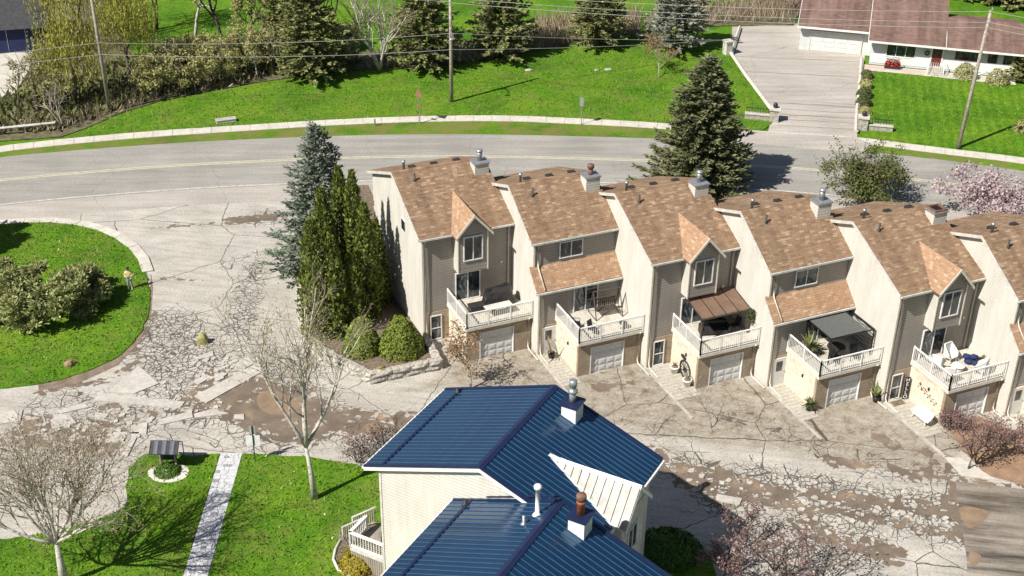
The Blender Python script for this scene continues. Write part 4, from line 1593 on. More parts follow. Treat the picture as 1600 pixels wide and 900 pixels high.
bh1, br1, z1f = blue_house('larger blue metal roofed house with a white ribbed dormer, near the bare birch', 0, 8.25, 0, 8, -6.95, 10.5, -13.4, 8)
bh2, br2, z2f = blue_house('blue metal roofed house with an orange flue, cut off by the bottom edge', -9.5, .28, -5.3, 7.7, -11.35, 10, -17.3, 7.7)
sg = MB()
for dx in (0,):
    y = -1.15
    sg.bar((.0, y, z1f(y) + .06), (8.25, y, z1f(y) + .06), .14, .06)
sg.build('snow_guard', 'blueroof_trim', br1)
sg = MB()
y = -6.4
sg.bar((-9.5, y, z2f(y) + .06), (.1, y, z2f(y) + .06), .14, .06)
sg.build('snow_guard', 'blueroof_trim', br2)
for hh, f, xx, yy in ((br1, z1f, 7.75, -1.1), (br2, z2f, -.25, -6.3)):
    v = MB()
    v.lathe([(.2, -.05), (.17, .12), (.1, .14), (.1, .3)], (xx, yy, f(yy)), 9)
    v.build('vent_pipe', 'dark', hh, True)
# dormer with white ribbed panels on the larger house
dx, dh, dzr, dze, dyf = 3.6, 1.6, 9.66, 7.95, -14.1
R1 = lambda y: z1f(y)
yb = -13.4 + (dzr - 8) / (2.5 / 6.45)
d = MB()
for sgn in (1, -1):
    xe = dx - sgn * dh
    d.prism([(xe, dyf, dze), (dx, dyf, dzr), (dx, yb, dzr), (xe, -13.5, dze)], (0, 0, -.1))
do = d.build('dormer_roof', 'white', bh1)
n = 11
for sgn in (1, -1):
    for i in range(n):
        ya, yc = dyf + (yb - dyf) * i / n, dyf + (yb - dyf) * (i + 1) / n
        def low(y):     # how far down the dormer slope the panel runs before the main roof meets it
            if y < -13.45:
                return 1.0
            return max(0., min(1., (dzr - R1(y)) / (dzr - dze)))
        def P(y, t, h=.0):
            return (dx - sgn * dh * t - sgn * h * .7, y, dzr - (dzr - dze) * t + h * .7)
        m = MB()
        t0, t1 = low(ya), low(yc)
        m.poly([P(ya + .03, 0, .02), P(yc, 0, .02), P(yc, t1, .02), P(ya + .03, t0, .02)])
        m.poly([P(ya, 0, .09), P(ya + .06, 0, .09), P(ya + .06, t0, .09), P(ya, t0, .09)])
        m.poly([P(ya, 0, .0), P(ya, 0, .09), P(ya, t0, .09), P(ya, t0, .0)])
        m.poly([P(ya + .06, 0, .09), P(ya + .06, 0, .0), P(ya + .06, t0, .0), P(ya + .06, t0, .09)])
        m.build('dormer_panel', 'dormer_metal', do)
k = MB()
k.prism([(dx - .16, dyf - .05, dzr - .09), (dx, dyf - .05, dzr + .06), (dx + .16, dyf - .05, dzr - .09), (dx, dyf - .05, dzr + .02)], (0, yb - dyf, 0))
k.bar((dx - dh * 1.02, -13.5, dze + .03), (dx, yb + .1, dzr + .05), .2, .05)
k.bar((dx + dh * 1.02, -13.5, dze + .03), (dx, yb + .1, dzr + .05), .2, .05)
k.build('dormer_flashing', 'white', do)
b = MB()
b.prism([(dx - 1.35, -13.75, 0), (dx + 1.35, -13.75, 0), (dx + 1.35, -13.75, 8.2), (dx, -13.75, 9.5), (dx - 1.35, -13.75, 8.2)], (0, 1.6, 0))
bb = b.build('bay', 'white', bh1)
s = MB()
for i in range(9):
    a = dx - 1.35 + .3 * i
    s.box(a + .02, a + .28, -13.79, -13.75, 0, 8.1)
s.build('board_siding', 'white_dirty', bb, kind='stuff')
window(bh1, dx - .5, dx + .5, 5.6, 7.0, -13.8, 2)
k = MB()
k.prism([(dx - dh - .02, dyf - .03, dze), (dx, dyf - .03, dzr), (dx, dyf - .03, dzr - .25), (dx - dh - .02, dyf - .03, dze - .22)], (0, .05, 0))
k.prism([(dx + dh + .02, dyf - .03, dze), (dx, dyf - .03, dzr), (dx, dyf - .03, dzr - .25), (dx + dh + .02, dyf - .03, dze - .22)], (0, .05, 0))
k.build('dormer_fascia', 'white', do)


def roof_chimney(par, x, y, zr, flue, side):
    b = MB()
    b.box(x - .43, x + .43, y - .4, y + .4, zr - .6, zr + .85)
    c = b.build('chimney', side, par)
    s = MB()
    for kx in range(7):
        z = zr - .55 + kx * .19
        s.box(x - .45, x + .45, y - .42, y + .42, z, z + .165)
    s.build('chimney_siding', side, c, kind='stuff')
    k = MB()
    k.box(x - .56, x + .56, y - .53, y + .53, zr + .85, zr + .95)
    k.build('chimney_cap', 'blueroof_trim', c)
    f = MB()
    if flue == 'steel':
        f.lathe([(.19, 0), (.19, .5), (.16, .53), (.27, .6), (.24, .74), (.16, .78), (.16, .95), (.22, .98), (.22, 1.3), (.16, 1.34)], (x, y, zr + .95), 14)
        f.build('flue', 'metal', c, True)
    else:
        f.lathe([(.2, 0), (.2, .65), (.23, .68), (.23, .82)], (x, y, zr + .95), 14)
        f.build('flue', 'terracotta', c, True)
        f = MB()
        f.lathe([(.23, .82), (.26, 1.05), (.22, 1.15), (.08, 1.18)], (x, y, zr + .95), 14)
        f.build('flue_cap', 'rust', c, True)


roof_chimney(bh1, 7.0, -8.6, z1f(-8.6), 'steel', 'white')
roof_chimney(bh2, -.6, -12.8, z2f(-12.8), 'orange', 'white')
v = MB()
v.lathe([(.28, -.1), (.16, .08), (.11, .1), (.11, 1.55), (.2, 1.57), (.2, 1.72), (.1, 1.8)], (-.95, -10.7, z2f(-10.7)), 10)
v.build('white_vent_pipe', 'white', br2, True)
v = MB()
v.lathe([(.22, -.1), (.1, .08), (.07, .1), (.07, .5)], (-1.75, -10.4, z2f(-10.4)), 9)
v.build('vent_pipe', 'metal', br2, True)
v = MB()
v.prism([(.32, -7.2, 8.6), (.32, -7.25, 8.66), (.32, -11.3, 10.28), (.32, -11.3, 10.2)], (-.1, 0, 0))
v.build('wall_flashing', 'blueroof_trim', bh2)

# ---- back deck beside the larger house
dk = thing('back_deck', (14.81, 53.45, 0), 'weathered wooden deck with white railing at the corner of the larger blue roofed house', 'deck', None, BANG)
fz = 1.5
for i in range(16):
    m = MB()
    xx = .55 + i * .145
    m.box(xx, xx + .135, -.78, 1.55, fz - .04, fz)
    m.build('deck_board', 'wood', dk)
m = MB()
m.box(.5, 2.9, -.78, 1.6, fz - .26, fz - .05)
m.build('frame', 'white_dirty', dk)
for i in range(16):
    m = MB()
    m.box(.52, .56, -.72 + i * .145, -.72 + i * .145 + .12, .02, fz - .27)
    m.build('skirt_board', 'wood', dk)
for (pa, pb) in (((.52, -.72), (.52, 1.57)), ((.52, 1.57), (2.1, 1.57))):
    m = MB()
    pa, pb = Vector((*pa, 0)), Vector((*pb, 0))
    z = Vector((0, 0, 1))
    m.bar(pa + z * (fz + 1.02), pb + z * (fz + 1.02), .2, .06)
    m.bar(pa + z * (fz + .12), pb + z * (fz + .12), .1, .16)
    m.box(pa.x - .06, pa.x + .06, pa.y - .06, pa.y + .06, fz, fz + 1.05)
    m.box(pb.x - .06, pb.x + .06, pb.y - .06, pb.y + .06, fz, fz + 1.05)
    ro_ = m.build('railing', 'white', dk)
    n = int((pb - pa).length / .17)
    for i in range(1, n):
        c = pa + (pb - pa) * i / n
        m = MB()
        m.box(c.x - .03, c.x + .03, c.y - .03, c.y + .03, fz + .15, fz + 1.0)
        m.build('baluster', 'white_dirty', ro_)
# stairs going down to the lawn, with their own slatted rail
for i in range(6):
    m = MB()
    m.box(2.15, 3.1, 1.6 + i * .27, 1.88 + i * .27, fz - .25 - i * .25, fz - .2 - i * .25)
    m.build('step', 'wood', dk)
for xs in (2.12, 3.12):
    m = MB()
    p, q = Vector((xs, 1.6, fz + .95)), Vector((xs, 3.3, fz - .5))
    m.bar(p, q, .12, .06)
    m.box(xs - .05, xs + .05, 3.22, 3.32, 0, fz - .45)
    so2 = m.build('stair_rail', 'white_dirty', dk)
    for i in range(1, 11):
        c = p + (q - p) * i / 11
        m = MB()
        m.box(c.x - .03, c.x + .03, c.y - .03, c.y + .03, max(.05, c.z - 1.0), c.z)
        m.build('baluster', 'wood', so2)
fn = thing('slat_fence', (14.81, 53.45, 0), 'short grey slatted privacy fence on the far side of the wooden deck', 'fence', None, BANG)
for i in range(11):
    m = MB()
    m.box(3.5 + i * .0, 3.54, .0 + i * .2 - .75, .0 + i * .2 - .61, .1, 2.3)
    m.build('slat', 'wood', fn)
m = MB()
m.box(3.44, 3.5, -.78, 1.5, 2.2, 2.34)
m.box(3.44, 3.5, -.78, 1.5, .4, .5)
m.build('rail', 'white_dirty', fn)
pt = thing('barbecue_grill', (14.81, 53.45, fz), 'dark covered grill standing on the wooden deck', 'grill', None, BANG)
m = MB()
m.hexa([(1.5, -.35, 0), (2.5, -.35, 0), (2.5, .25, 0), (1.5, .25, 0), (1.55, -.3, .75), (2.45, -.3, .75), (2.45, .2, .75), (1.55, .2, .75)])
m.build('body', 'dark', pt)
m = MB()
m.blob((2.0, -.05, .78), (.5, .28, .22), 0, 2, .06, 2)
m.build('lid', 'tarp', pt, True)
m = MB()
m.tube([(1.6, -.42, .8), (2.4, -.42, .8)], .025, 6)
m.build('handle', 'metal', pt)

# ================================================================== RANCH HOUSE ACROSS THE ROAD
RANG = math.atan2(-.613, .79)
rh = thing('ranch_house', (86.7, 119.0, 0), 'long low white bungalow with a maroon roof and attached double garage', 'house', None, RANG)
b = MB()
b.box(0, 7.9, .45, 11, 0, 2.95)
b.box(7.9, 23.1, -2.3, 9, 0, 2.95)
b.build('wall', 'shade_blue', rh)
T = .14
RS = [('garage', -.35, 7.75, (-.45, 3.0), (6.5, 5.15), (13.3, 3.0)), ('main', 7.5, 15.75, (-3.35, 3.0), (6.3, 5.95), (15, 3.2)), ('wing', 15.7, 23.7, (-3.35, 2.992), (2.2, 4.68), (9, 3.0))]
r = MB()
for nm, x0, x1, e, p, q in RS:
    r.prism([(x0, *e), (x0, *p), (x0, *q), (x0, q[0], q[1] - T), (x0, p[0], p[1] - T), (x0, e[0], e[1] - T)], (x1 - x0, 0, 0))
rro = r.build('roof', 'underroof', rh)
sh = MB()
for nm, x0, x1, e, p, q in RS:
    L = math.hypot(p[0] - e[0], p[1] - e[1])
    shingles(sh, (x0, e[0], e[1]), (1, 0, 0), (0, (p[0] - e[0]) / L, (p[1] - e[1]) / L), [(0, 0), (x1 - x0, 0), (x1 - x0, L), (0, L)], .22, .6)
    L = math.hypot(q[0] - p[0], q[1] - p[1])
    shingles(sh, (x0, q[0], q[1]), (1, 0, 0), (0, (p[0] - q[0]) / L, (p[1] - q[1]) / L), [(0, 0), (x1 - x0, 0), (x1 - x0, L), (0, L)], .3, .9)
sh.build('shingles', 'shingle_red', rro, kind='stuff')
k = MB()
for nm, x0, x1, e, p, q in RS:
    k.box(x0, x1, e[0] - .05, e[0] - .005, e[1] - .2, e[1] + .02)
    k.prism([(x0 - .05, e[0], e[1] + .05), (x0 - .05, *p), (x0 - .05, p[0], p[1] - .16), (x0 - .05, e[0], e[1] - .2)], (.05, 0, 0))
k.build('fascia', 'white', rh)
s = MB()
for i in range(6):
    s.box(8.0, 23.12, -2.34, -2.29, .25 + i * .16, .25 + i * .16 + .15)
s.build('lower_siding', 'white', rh, kind='stuff')
g = MB()
g.box(1.2, 6.75, .38, .46, 0, 2.25)
go = g.build('garage_door', 'door', rh)
for i in range(4):
    for j in range(4):
        m = MB()
        m.box(1.3 + i * 1.38, 1.3 + i * 1.38 + 1.22, -.0 + .35, .38, .07 + j * .55, .07 + j * .55 + .44)
        m.build('panel', 'door', go)
m = MB()
m.prism([(1.05, .33, 0), (1.2, .33, 0), (1.2, .33, 2.25), (6.75, .33, 2.25), (6.75, .33, 0), (6.9, .33, 0), (6.9, .33, 2.4), (1.05, .33, 2.4)], (0, .12, 0))
m.build('garage_trim', 'trim', rh)
window(rh, 9.6, 12.6, 1.15, 2.5, -2.32, 3)
window(rh, 16.9, 19.4, 1.55, 2.45, -2.32, 3, fr='maroon')
window(rh, 20.3, 21.1, 1.5, 2.45, -2.32, 1, fr='maroon')
window(rh, 21.9, 22.6, 1.5, 2.45, -2.32, 1, fr='maroon')
m = MB()
m.box(14.4, 15.45, -2.38, -2.3, .55, 2.6)
dd = m.build('front_door', 'maroon', rh)
m = MB()
m.box(14.62, 15.22, -2.4, -2.38, 1.7, 2.4)
m.build('pane', 'glass', dd)
m = MB()
m.box(14.25, 14.4, -2.4, -2.3, .55, 2.7)
m.box(15.45, 15.6, -2.4, -2.3, .55, 2.7)
m.build('door_frame', 'white', rh)
for i in range(3):
    m = MB()
    m.box(14.1, 15.8, -3.7 - i * .3, -2.35 if i == 0 else -3.7 - (i - 1) * .3, 0, .5 - i * .17)
    m.build('step', 'concrete', rh)
m = MB()
for xs in (14.1, 15.8):
    m.tube([(xs, -2.8, 1.4), (xs, -3.7, 1.4), (xs, -4.3, .9)], .04, 6)
    for yy, zz in ((-3.2, 1.4), (-3.7, 1.4), (-4.3, .9)):
        m.tube([(xs, yy, 0), (xs, yy, zz)], .035, 6)
for i in range(7):
    m.box(14.2 + i * .22, 14.24 + i * .22, -3.66, -3.62, .5, 1.35)
m.build('step_railing', 'white', rh)
a_ = lambda x, y: (86.7 + x * math.cos(RANG) - y * math.sin(RANG), 119.0 + x * math.sin(RANG) + y * math.cos(RANG))
sheet('front_walk', [a_(7.2, -3.0), a_(14.1, -3.0), a_(14.1, -3.9), a_(7.2, -3.9)], .075, 'pinkwalk', .05)
sheet('concrete_border', [a_(6.9, -2.75), a_(23.3, -2.75), a_(23.3, -4.7), a_(7.0, -4.5)], .066, 'walk', .05)
# wreath, planter of red flowers, shrubs
wt = thing('door_wreath', (*a_(13.85, -2.45), 1.9), 'dark green wreath on the pale wall beside the maroon front door', 'wreath')
m = MB()
m.tube([(.22 * math.cos(t), 0, .22 * math.sin(t)) for t in np.linspace(0, 2 * math.pi, 13)], .09, 6)
m.build('ring', 'green', wt)
wt.rotation_euler = (0, 0, RANG)
# ---- charcoal roofed building at the top left corner, behind the willows
wb_ = thing('far_building', (*g2(0, 84), 0), 'dark roofed building with a blue wall at the top left corner behind the willows', 'house', None, -.15)
m = MB()
m.box(-14, 5.2, 0, 9, 0, 3.0)
m.build('wall', 'bluecloth', wb_)
m = MB()
m.prism([(-14.4, -.5, 2.8), (-14.4, 4.5, 5.4), (-14.4, 9.5, 2.8), (-14.4, 4.5, 5.2)], (20, 0, 0))
m.build('roof', 'darkroof', wb_)
m = MB()
for i in range(9):
    m.box(-13 + i * 2, -12.95 + i * 2, -.04, 0, .2, 2.6)
m.build('wall_rib', 'metal', wb_)

# ================================================================== POLES, WIRES, SIGNS
def zat(x, y, py):
    lo, hi = -5, 60
    for _ in range(50):
        m_ = (lo + hi) / 2
        c = AX @ np.array([x, y, m_ - CAMZ])
        if 450 + FPX * c[1] / c[2] > py:
            lo = m_
        else:
            hi = m_
    return lo


PO = {'l': (11.6, 128.7), 'c': (44.3, 118.57), 'r': (85.18, 89.67)}
PT = {'l': 15.5, 'c': 12.2, 'r': 13.4}
PL = {'l': 'grey wooden utility pole rising out of the scrub near the guard rail', 'c': 'utility pole with a street lamp arm standing on the lawn across the road',
      'r': 'leaning utility pole with a lamp arm in front of the white bungalow'}
TOPS = {}
for k_, (x, y) in PO.items():
    p = thing('utility_pole', (x, y, 0), PL[k_], 'utility pole', 'utility poles along the road')
    lean = {'l': (-.2, 0), 'c': (0, 0), 'r': (1.0, .3)}[k_]
    m = MB()
    H_ = PT[k_]
    m.tube([(0, 0, -.2), (lean[0] * .5, lean[1] * .5, H_ / 2), (lean[0], lean[1], H_)], [.2, .17, .13], 10)
    m.build('pole', 'bark_mid', p, True)
    m = MB()
    for i, zz in enumerate((.05, -1.1, -2.3)):
        m.lathe([(.06, 0), (.09, .06), (.05, .12), (.08, .18), (.03, .24)], (lean[0], lean[1] - .16, H_ + zz), 8)
    m.build('insulator', 'insul', p)
    if k_ in 'cr':
        hz = 7.3 if k_ == 'c' else 7.2
        fx = hz / H_
        ad = (-.6, -2.0)
        if k_ == 'r':
            ad = (1.2, -1.0)
        m = MB()
        bx, by_ = lean[0] * fx, lean[1] * fx
        m.tube([(bx, by_, hz), (bx + ad[0] * .5, by_ + ad[1] * .5, hz + .5), (bx + ad[0], by_ + ad[1], hz + .35)], .04, 6)
        ar = m.build('lamp_arm', 'metal', p)
        m = MB()
        m.blob((bx + ad[0] * 1.12, by_ + ad[1] * 1.12, hz + .25), (.32, .2, .11), 0, 3, 0, 2)
        m.build('lamp_head', 'metal', ar, True)
    if k_ == 'c':
        m = MB()
        m.box(-.2, .2, -.32, -.18, 7.0, 7.4)
        m.build('junction_box', 'insul', p)
    TOPS[k_] = (x, y, lean, H_)


def wire(a, b, sag, lab, r=.022):
    a, b = np.array(a), np.array(b)
    m = MB()
    pts = []
    for i in range(15):
        t = i / 14
        p = a + (b - a) * t
        p[2] -= sag * 4 * t * (1 - t)
        pts.append(tuple(p - a))
    m.tube(pts, r, 4)
    o = m.build('overhead_wire', 'insul')
    o.location = a
    return tag(o, lab, 'wire', 'overhead wires between the poles')


def att(k_, zz):
    x, y, l, H_ = TOPS[k_]
    f = zz / H_
    return (x + l[0] * f, y + l[1] * f - .16, zz)


WL = ['uppermost', 'second', 'lowest']
zl1, zl2 = zat(*PO['l'], 66), zat(*PO['l'], 84)
for i, (zc, zr_) in enumerate(((11.6, 13.3), (11.0, 12.3), (10.5, 11.8))):
    wire(att('c', zc), att('r', zr_), .5, f'{WL[i]} overhead wire between the lawn pole and the bungalow pole')
    wire(att('r', zr_), np.array(att('r', zr_)) + np.array([34, -38, 0]), .7, f'{WL[i]} overhead wire leaving the bungalow pole past the right edge')
for i, (zc, zl_) in enumerate(((10.6, 15.3), (7.4, zl1), (5.7, zl2))):
    wire(att('l', zl_), att('c', zc), .5, f'{WL[i]} overhead wire between the scrub pole and the lawn pole')
    wire(np.array(att('l', zl_)) + np.array([-50, 6, 0]), att('l', zl_), .5, f'{WL[i]} overhead wire leaving the scrub pole past the left edge')
for i, zc in enumerate((7.4, 5.7)):
    e = G(1136, 85)
    wire(att('c', zc), (e[0], e[1], 1.7), .25, f'{"upper" if i == 0 else "lower"} service wire from the lawn pole down to the lone white pillar')

sp_ = thing('road_sign', (*g2(656, 193), 0), 'diamond road sign seen from its rusty brown back on the verge', 'road sign')
m = MB()
m.tube([(0, 0, 0), (0, 0, 3.75)], .055, 8)
m.build('post', 'wood', sp_)
m = MB()
c = 1.02
m.prism([(0, -.07, 3.7 - c), (.58, -.01, 2.85), (0, -.07, 3.7), (-.58, -.13, 2.85)], (0, .02, 0))
m.prism([(-.3, -.09, 1.75), (.3, -.03, 1.75), (.3, -.03, 2.0), (-.3, -.09, 2.0)], (0, .02, 0))
m.build('sign_plate', 'rustsign', sp_)
sp_.rotation_euler = (0, 0, -1.25)
sp_ = thing('small_sign', (*g2(908, 195), 0), 'small narrow sign on a thin post beside the pavement', 'road sign')
m = MB()
m.tube([(0, 0, 0), (0, 0, 2.9)], .04, 8)
m.build('post', 'metal', sp_)
m = MB()
m.box(-.23, .23, -.06, -.04, 2.0, 2.9)
m.build('sign_plate', 'metal', sp_)
sp_.rotation_euler = (0, 0, -1.0)
st_ = thing('wooden_stake', (*g2(586, 197), 0), 'short wooden stake standing on the grass verge', 'stake')
m = MB()
m.bar((0, 0, 0), (0, 0, .75), .12, .12)
m.build('post', 'wood', st_)
st_ = thing('utility_box', (*g2(353, 191), 0), 'low pale concrete box lying on the lawn behind the pavement', 'utility box')
m = MB()
m.box(-.95, .95, -.35, .35, 0, .32)
m.build('body', 'walk', st_)
m = MB()
m.box(-1.0, 1.0, -.38, .38, .32, .38)
m.build('lid', 'concrete', st_)
for q, lb in (((826, 111), 'pale round manhole lid in the lawn near the row of conifers'), ((950, 110), 'grey rock pair on the lawn left of the young tree')):
    o = thing('lawn_stone', (*g2(*q), .06), lb, 'stone')
    m = MB()
    m.blob((0, 0, .05), (.45, .3, .16), 0, q[0], .3, 2)
    m.build('rock', 'stone', o)
    if q[0] > 900:
        m = MB()
        m.blob((-1.3, .25, .05), (.3, .2, .14), 0, 5, .3, 2)
        m.build('rock', 'stone', o)
# white notice sign facing away, beside the paver walk
ns = thing('notice_sign', (*g2(399, 722), 0), 'thin post with two pale sign plates on the side lawn by the paver walk', 'sign')
m = MB()
m.tube([(0, 0, 0), (-.0, 0, 2.75)], .035, 6)
m.build('post', 'dark', ns)
m = MB()
m.box(-.42, .42, .03, .05, 1.25, 2.0)
m.build('sign_plate', 'signwhite', ns)
m = MB()
m.box(-.18, .18, .03, .05, 2.1, 2.7)
m.build('sign_plate', 'greytarp', ns)
ns.rotation_euler = (0, 0, -.35)
# roofed notice board
kb_ = thing('notice_board', (*g2(264, 730), 0), 'black notice board under a small blue metal gable roof, behind the gravel ring', 'notice board', None, -.42)
for xs in (-.62, .62):
    m = MB()
    m.box(xs - .07, xs + .07, -.07, .07, 0, 1.75)
    m.build('post', 'wood', kb_)
m = MB()
m.box(-.75, .75, -.05, .05, .65, 1.75)
m.build('board', 'black', kb_)
m = MB()
m.prism([(-1.15, -.85, 1.62), (-1.15, 0, 2.2), (-1.15, .85, 1.62), (-1.15, .85, 1.57), (-1.15, 0, 2.13), (-1.15, -.85, 1.57)], (2.3, 0, 0))
kr = m.build('roof', 'blueroof_trim', kb_)
for i in range(7):
    for sg_ in (-1, 1):
        m = MB()
        a = -1.15 + i * .328
        m.poly([(a + .02, sg_ * .86, 1.64), (a + .31, sg_ * .86, 1.64), (a + .31, sg_ * .02, 2.215), (a + .02, sg_ * .02, 2.215)])
        m.poly([(a - .02, sg_ * .86, 1.665), (a + .03, sg_ * .86, 1.665), (a + .03, sg_ * .02, 2.24), (a - .02, sg_ * .02, 2.24)])
        m.build('roof_panel', 'blueroof_trim' if i % 2 else 'darkroof', kr)
m = MB()
m.bar((1.1, .8, 1.6), (1.25, .4, .0), .07, .07)
m.build('brace', 'dark', kb_)
kb_.scale = (.76, .8, .92)
# guard rail at the far left
gr = thing('guard_rail', (*g2(95, 203), 0), 'weathered white guard rail in front of the scrub at the far left', 'guard rail')
e0 = np.array(G(95, 203)) - 0
pts = [np.array(G(x, y)) - e0 for x, y in ((88, 203), (40, 208), (-10, 213), (-80, 221))]
m = MB()
m.tube([(*p[:2], .75) for p in pts], .13, 6)
m.build('rail', 'white_dirty', gr)
for p in pts:
    m = MB()
    m.bar((p[0], p[1] + .15, 0), (p[0], p[1] + .15, .85), .16, .16)
    m.build('post', 'white_dirty', gr)
# stone gate walls by the neighbour's drive
def gate_wall(px, py, lab, sgn):
    g = thing('gate_wall', (*g2(px, py), 0), lab, 'gate wall', None, -.62)
    m = MB()
    m.box(-.45, .45, -.45, .45, 0, 1.25)
    c = m.build('pillar', 'stone', g)
    m = MB()
    m.box(-.55, .55, -.55, .55, 1.25, 1.4)
    m.build('cap', 'walk', c)
    m = MB()
    x0, x1 = sorted((sgn * .45, sgn * 2.9))
    m.box(x0, x1, -.22, .22, 0, .55)
    w = m.build('low_wall', 'stone', g)
    m = MB()
    m.box(x0, x1, -.3, .3, .55, .66)
    m.build('cap', 'walk', w)
    m = MB()
    for i in range(9):
        xx = x0 + .15 + i * (x1 - x0 - .3) / 8
        m.box(xx - .02, xx + .02, -.02, .02, .66, 1.2)
    m.box(x0, x1, -.025, .025, 1.16, 1.22)
    m.build('fence_panel', 'dark', g)
    m = MB()
    m.lathe([(.1, 0), (.22, .1), (.24, .4), (.1, .55)], (0, 0, 1.4), 8)
    m.build('lantern', 'dark', g)


gate_wall(1209, 189, 'stone gate pillar and low wall on the left of the neighbour\'s driveway entrance', -1)
gate_wall(1347, 202, 'stone gate pillar and low wall on the right of the neighbour\'s driveway entrance', 1)
gp_ = thing('gate_pillar', (*g2(1136, 85), 0), 'lone white pillar at the upper end of the neighbour\'s driveway edge', 'pillar')
m = MB()
m.box(-.4, .4, -.4, .4, 0, 1.5)
m.build('pillar', 'white_dirty', gp_)
m = MB()
m.box(-.5, .5, -.5, .5, 1.5, 1.65)
m.build('cap', 'walk', gp_)
de = thing('driveway_edge', (*g2(1144, 84), 0), 'low pale concrete edging wall along the left of the neighbour\'s driveway', 'wall')
o0 = np.array(G(1144, 84))
m = MB()
m.tube([np.array(G(x, y, .25)) - o0 for x, y in ((1156, 42), (1143, 84), (1166, 118), (1190, 150), (1207, 173))], .22, 4)
m.build('edging', 'walk', de)
de = thing('driveway_edge', (*g2(1346, 112), 0), 'low pale concrete edging wall along the planted right side of the neighbour\'s driveway', 'wall')
o0 = np.array(G(1346, 112))
m = MB()
m.tube([np.array(G(x, y, .25)) - o0 for x, y in ((1347, 92), (1344, 130), (1340, 170), (1338, 205))], .22, 4)
m.build('edging', 'walk', de)
sheet('flower_border', [g2(*p) for p in [(1347, 110), (1365, 112), (1358, 160), (1352, 204), (1341, 204), (1344, 150)]], .075, 'mulch', .05)
# ================================================================== TREES AND PLANTS
def kites(P, A, Nn, L, Wd):
    n = len(P)
    A = unit(A)
    Nn = unit(Nn - A * np.sum(A * Nn, 1, keepdims=True))
    b = np.cross(Nn, A)
    l = L * rng.uniform(.65, 1.35, (n, 1))
    w = Wd * rng.uniform(.65, 1.35, (n, 1))
    V = np.stack([P, P + A * l * .45 + b * w * .5, P + A * l, P + A * l * .45 - b * w * .5], 1).reshape(-1, 3)
    return V, np.arange(4 * n).reshape(n, 4)


def crown(o, V, F, mat, name='crown'):
    return arrmesh(name, V, F, mat, o)


def conifer(px, h, r, label, mat, group=None, z0=.5, nb=None, cat='tree', name='conifer_tree', L=.55, Wd=.26, power=.85, dens=1.0, droop=-.12, lean=0, base=None):
    o = thing(name, base or g2(*px), label, cat, group)
    m = MB()
    m.tube([(0, 0, 0), (0, 0, h * .5), (lean, 0, h * .93)], [h * .02 + .05, h * .013 + .03, .03], 7)
    m.build('trunk', 'bark', o, True)
    Ps, As = [], []
    z = z0
    while z < h * .985:
        t = (z - z0) / (h - z0)
        R = r * (1 - t) ** power * rng.uniform(.8, 1.12) + .12
        n = max(3, int(5 + R * 2.4 * dens))
        a0 = rng.uniform(0, 6.28)
        for k in range(n):
            a = a0 + 6.283 * k / n + rng.normal(0, .18)
            rr = R * rng.uniform(.72, 1.1) * (1 + .16 * math.sin(3 * a + z * .7))
            k_ = max(3, int(rr / .3 * dens) + 1)
            s = np.linspace(.18, 1.0, k_) ** .8
            dr = droop * (1 - t) + .25 * t
            zz = z + dr * rr * s + .1 * rr * s * s + rng.normal(0, .05)
            x, y = np.cos(a) * rr * s, np.sin(a) * rr * s
            p = np.c_[x + lean * t, y, zz]
            d = np.tile([math.cos(a), math.sin(a), dr + .15], (k_, 1))
            sd_ = np.tile([-math.sin(a), math.cos(a), 0], (k_, 1))
            for q in (-.9, -.2, .5, .95):
                Ps.append(p + rng.normal(0, .07, p.shape))
                As.append(d + sd_ * q + rng.normal(0, .28, p.shape))
        z += .30 + .16 * (1 - t)
    for k in range(8):
        Ps.append(np.array([[lean, 0, h * .95 - .12 * k]]))
        As.append(np.array([[rng.normal(0, .5), rng.normal(0, .5), 1.0]]))
    P, A = np.concatenate(Ps), np.concatenate(As)
    Nn = np.c_[P[:, 0] * .4, P[:, 1] * .4, np.full(len(P), 1.0 * r)] + rng.normal(0, .5 * r, P.shape)
    V, F = kites(P, A, Nn, L, Wd)
    crown(o, V, F, mat)
    return o


def column(px, ptop, r, label, group):
    b = G(*px)
    h = zat(b[0], b[1], ptop)
    o = thing('cedar_tree', (b[0], b[1], 0), label, 'cedar', group)
    m = MB()
    m.tube([(0, 0, 0), (0, 0, h * .8)], [.14, .05], 6)
    m.build('trunk', 'bark', o, True)
    n = int(900 * h / 3)
    z = h * (1 - rng.random(n) ** .8) * .99
    t = z / h
    a = rng.uniform(0, 6.283, n)
    prof = np.where(t < .25, .8 + .2 * t / .25, ((1 - t) / .75) ** .62)
    ph = rng.uniform(0, 6.28)
    r = r * .92
    lump = 1 + .24 * np.sin(5 * a + 2.3 * z + ph) * np.sin(1.7 * z + ph * 2) + .1 * np.sin(9 * a - 4 * z)
    R = r * prof * lump * (1 - .38 * rng.random(n) ** 2.2)
    P = np.c_[R * np.cos(a), R * np.sin(a), z + .1]
    A = np.c_[np.cos(a) * .35, np.sin(a) * .35, np.full(n, 1.)] + rng.normal(0, .3, (n, 3))
    Nn = np.c_[np.cos(a), np.sin(a), np.full(n, .35)] + rng.normal(0, .45, (n, 3))
    V, F = kites(P, A, Nn, .3, .2)
    crown(o, V, F, 'cedar')
    return o


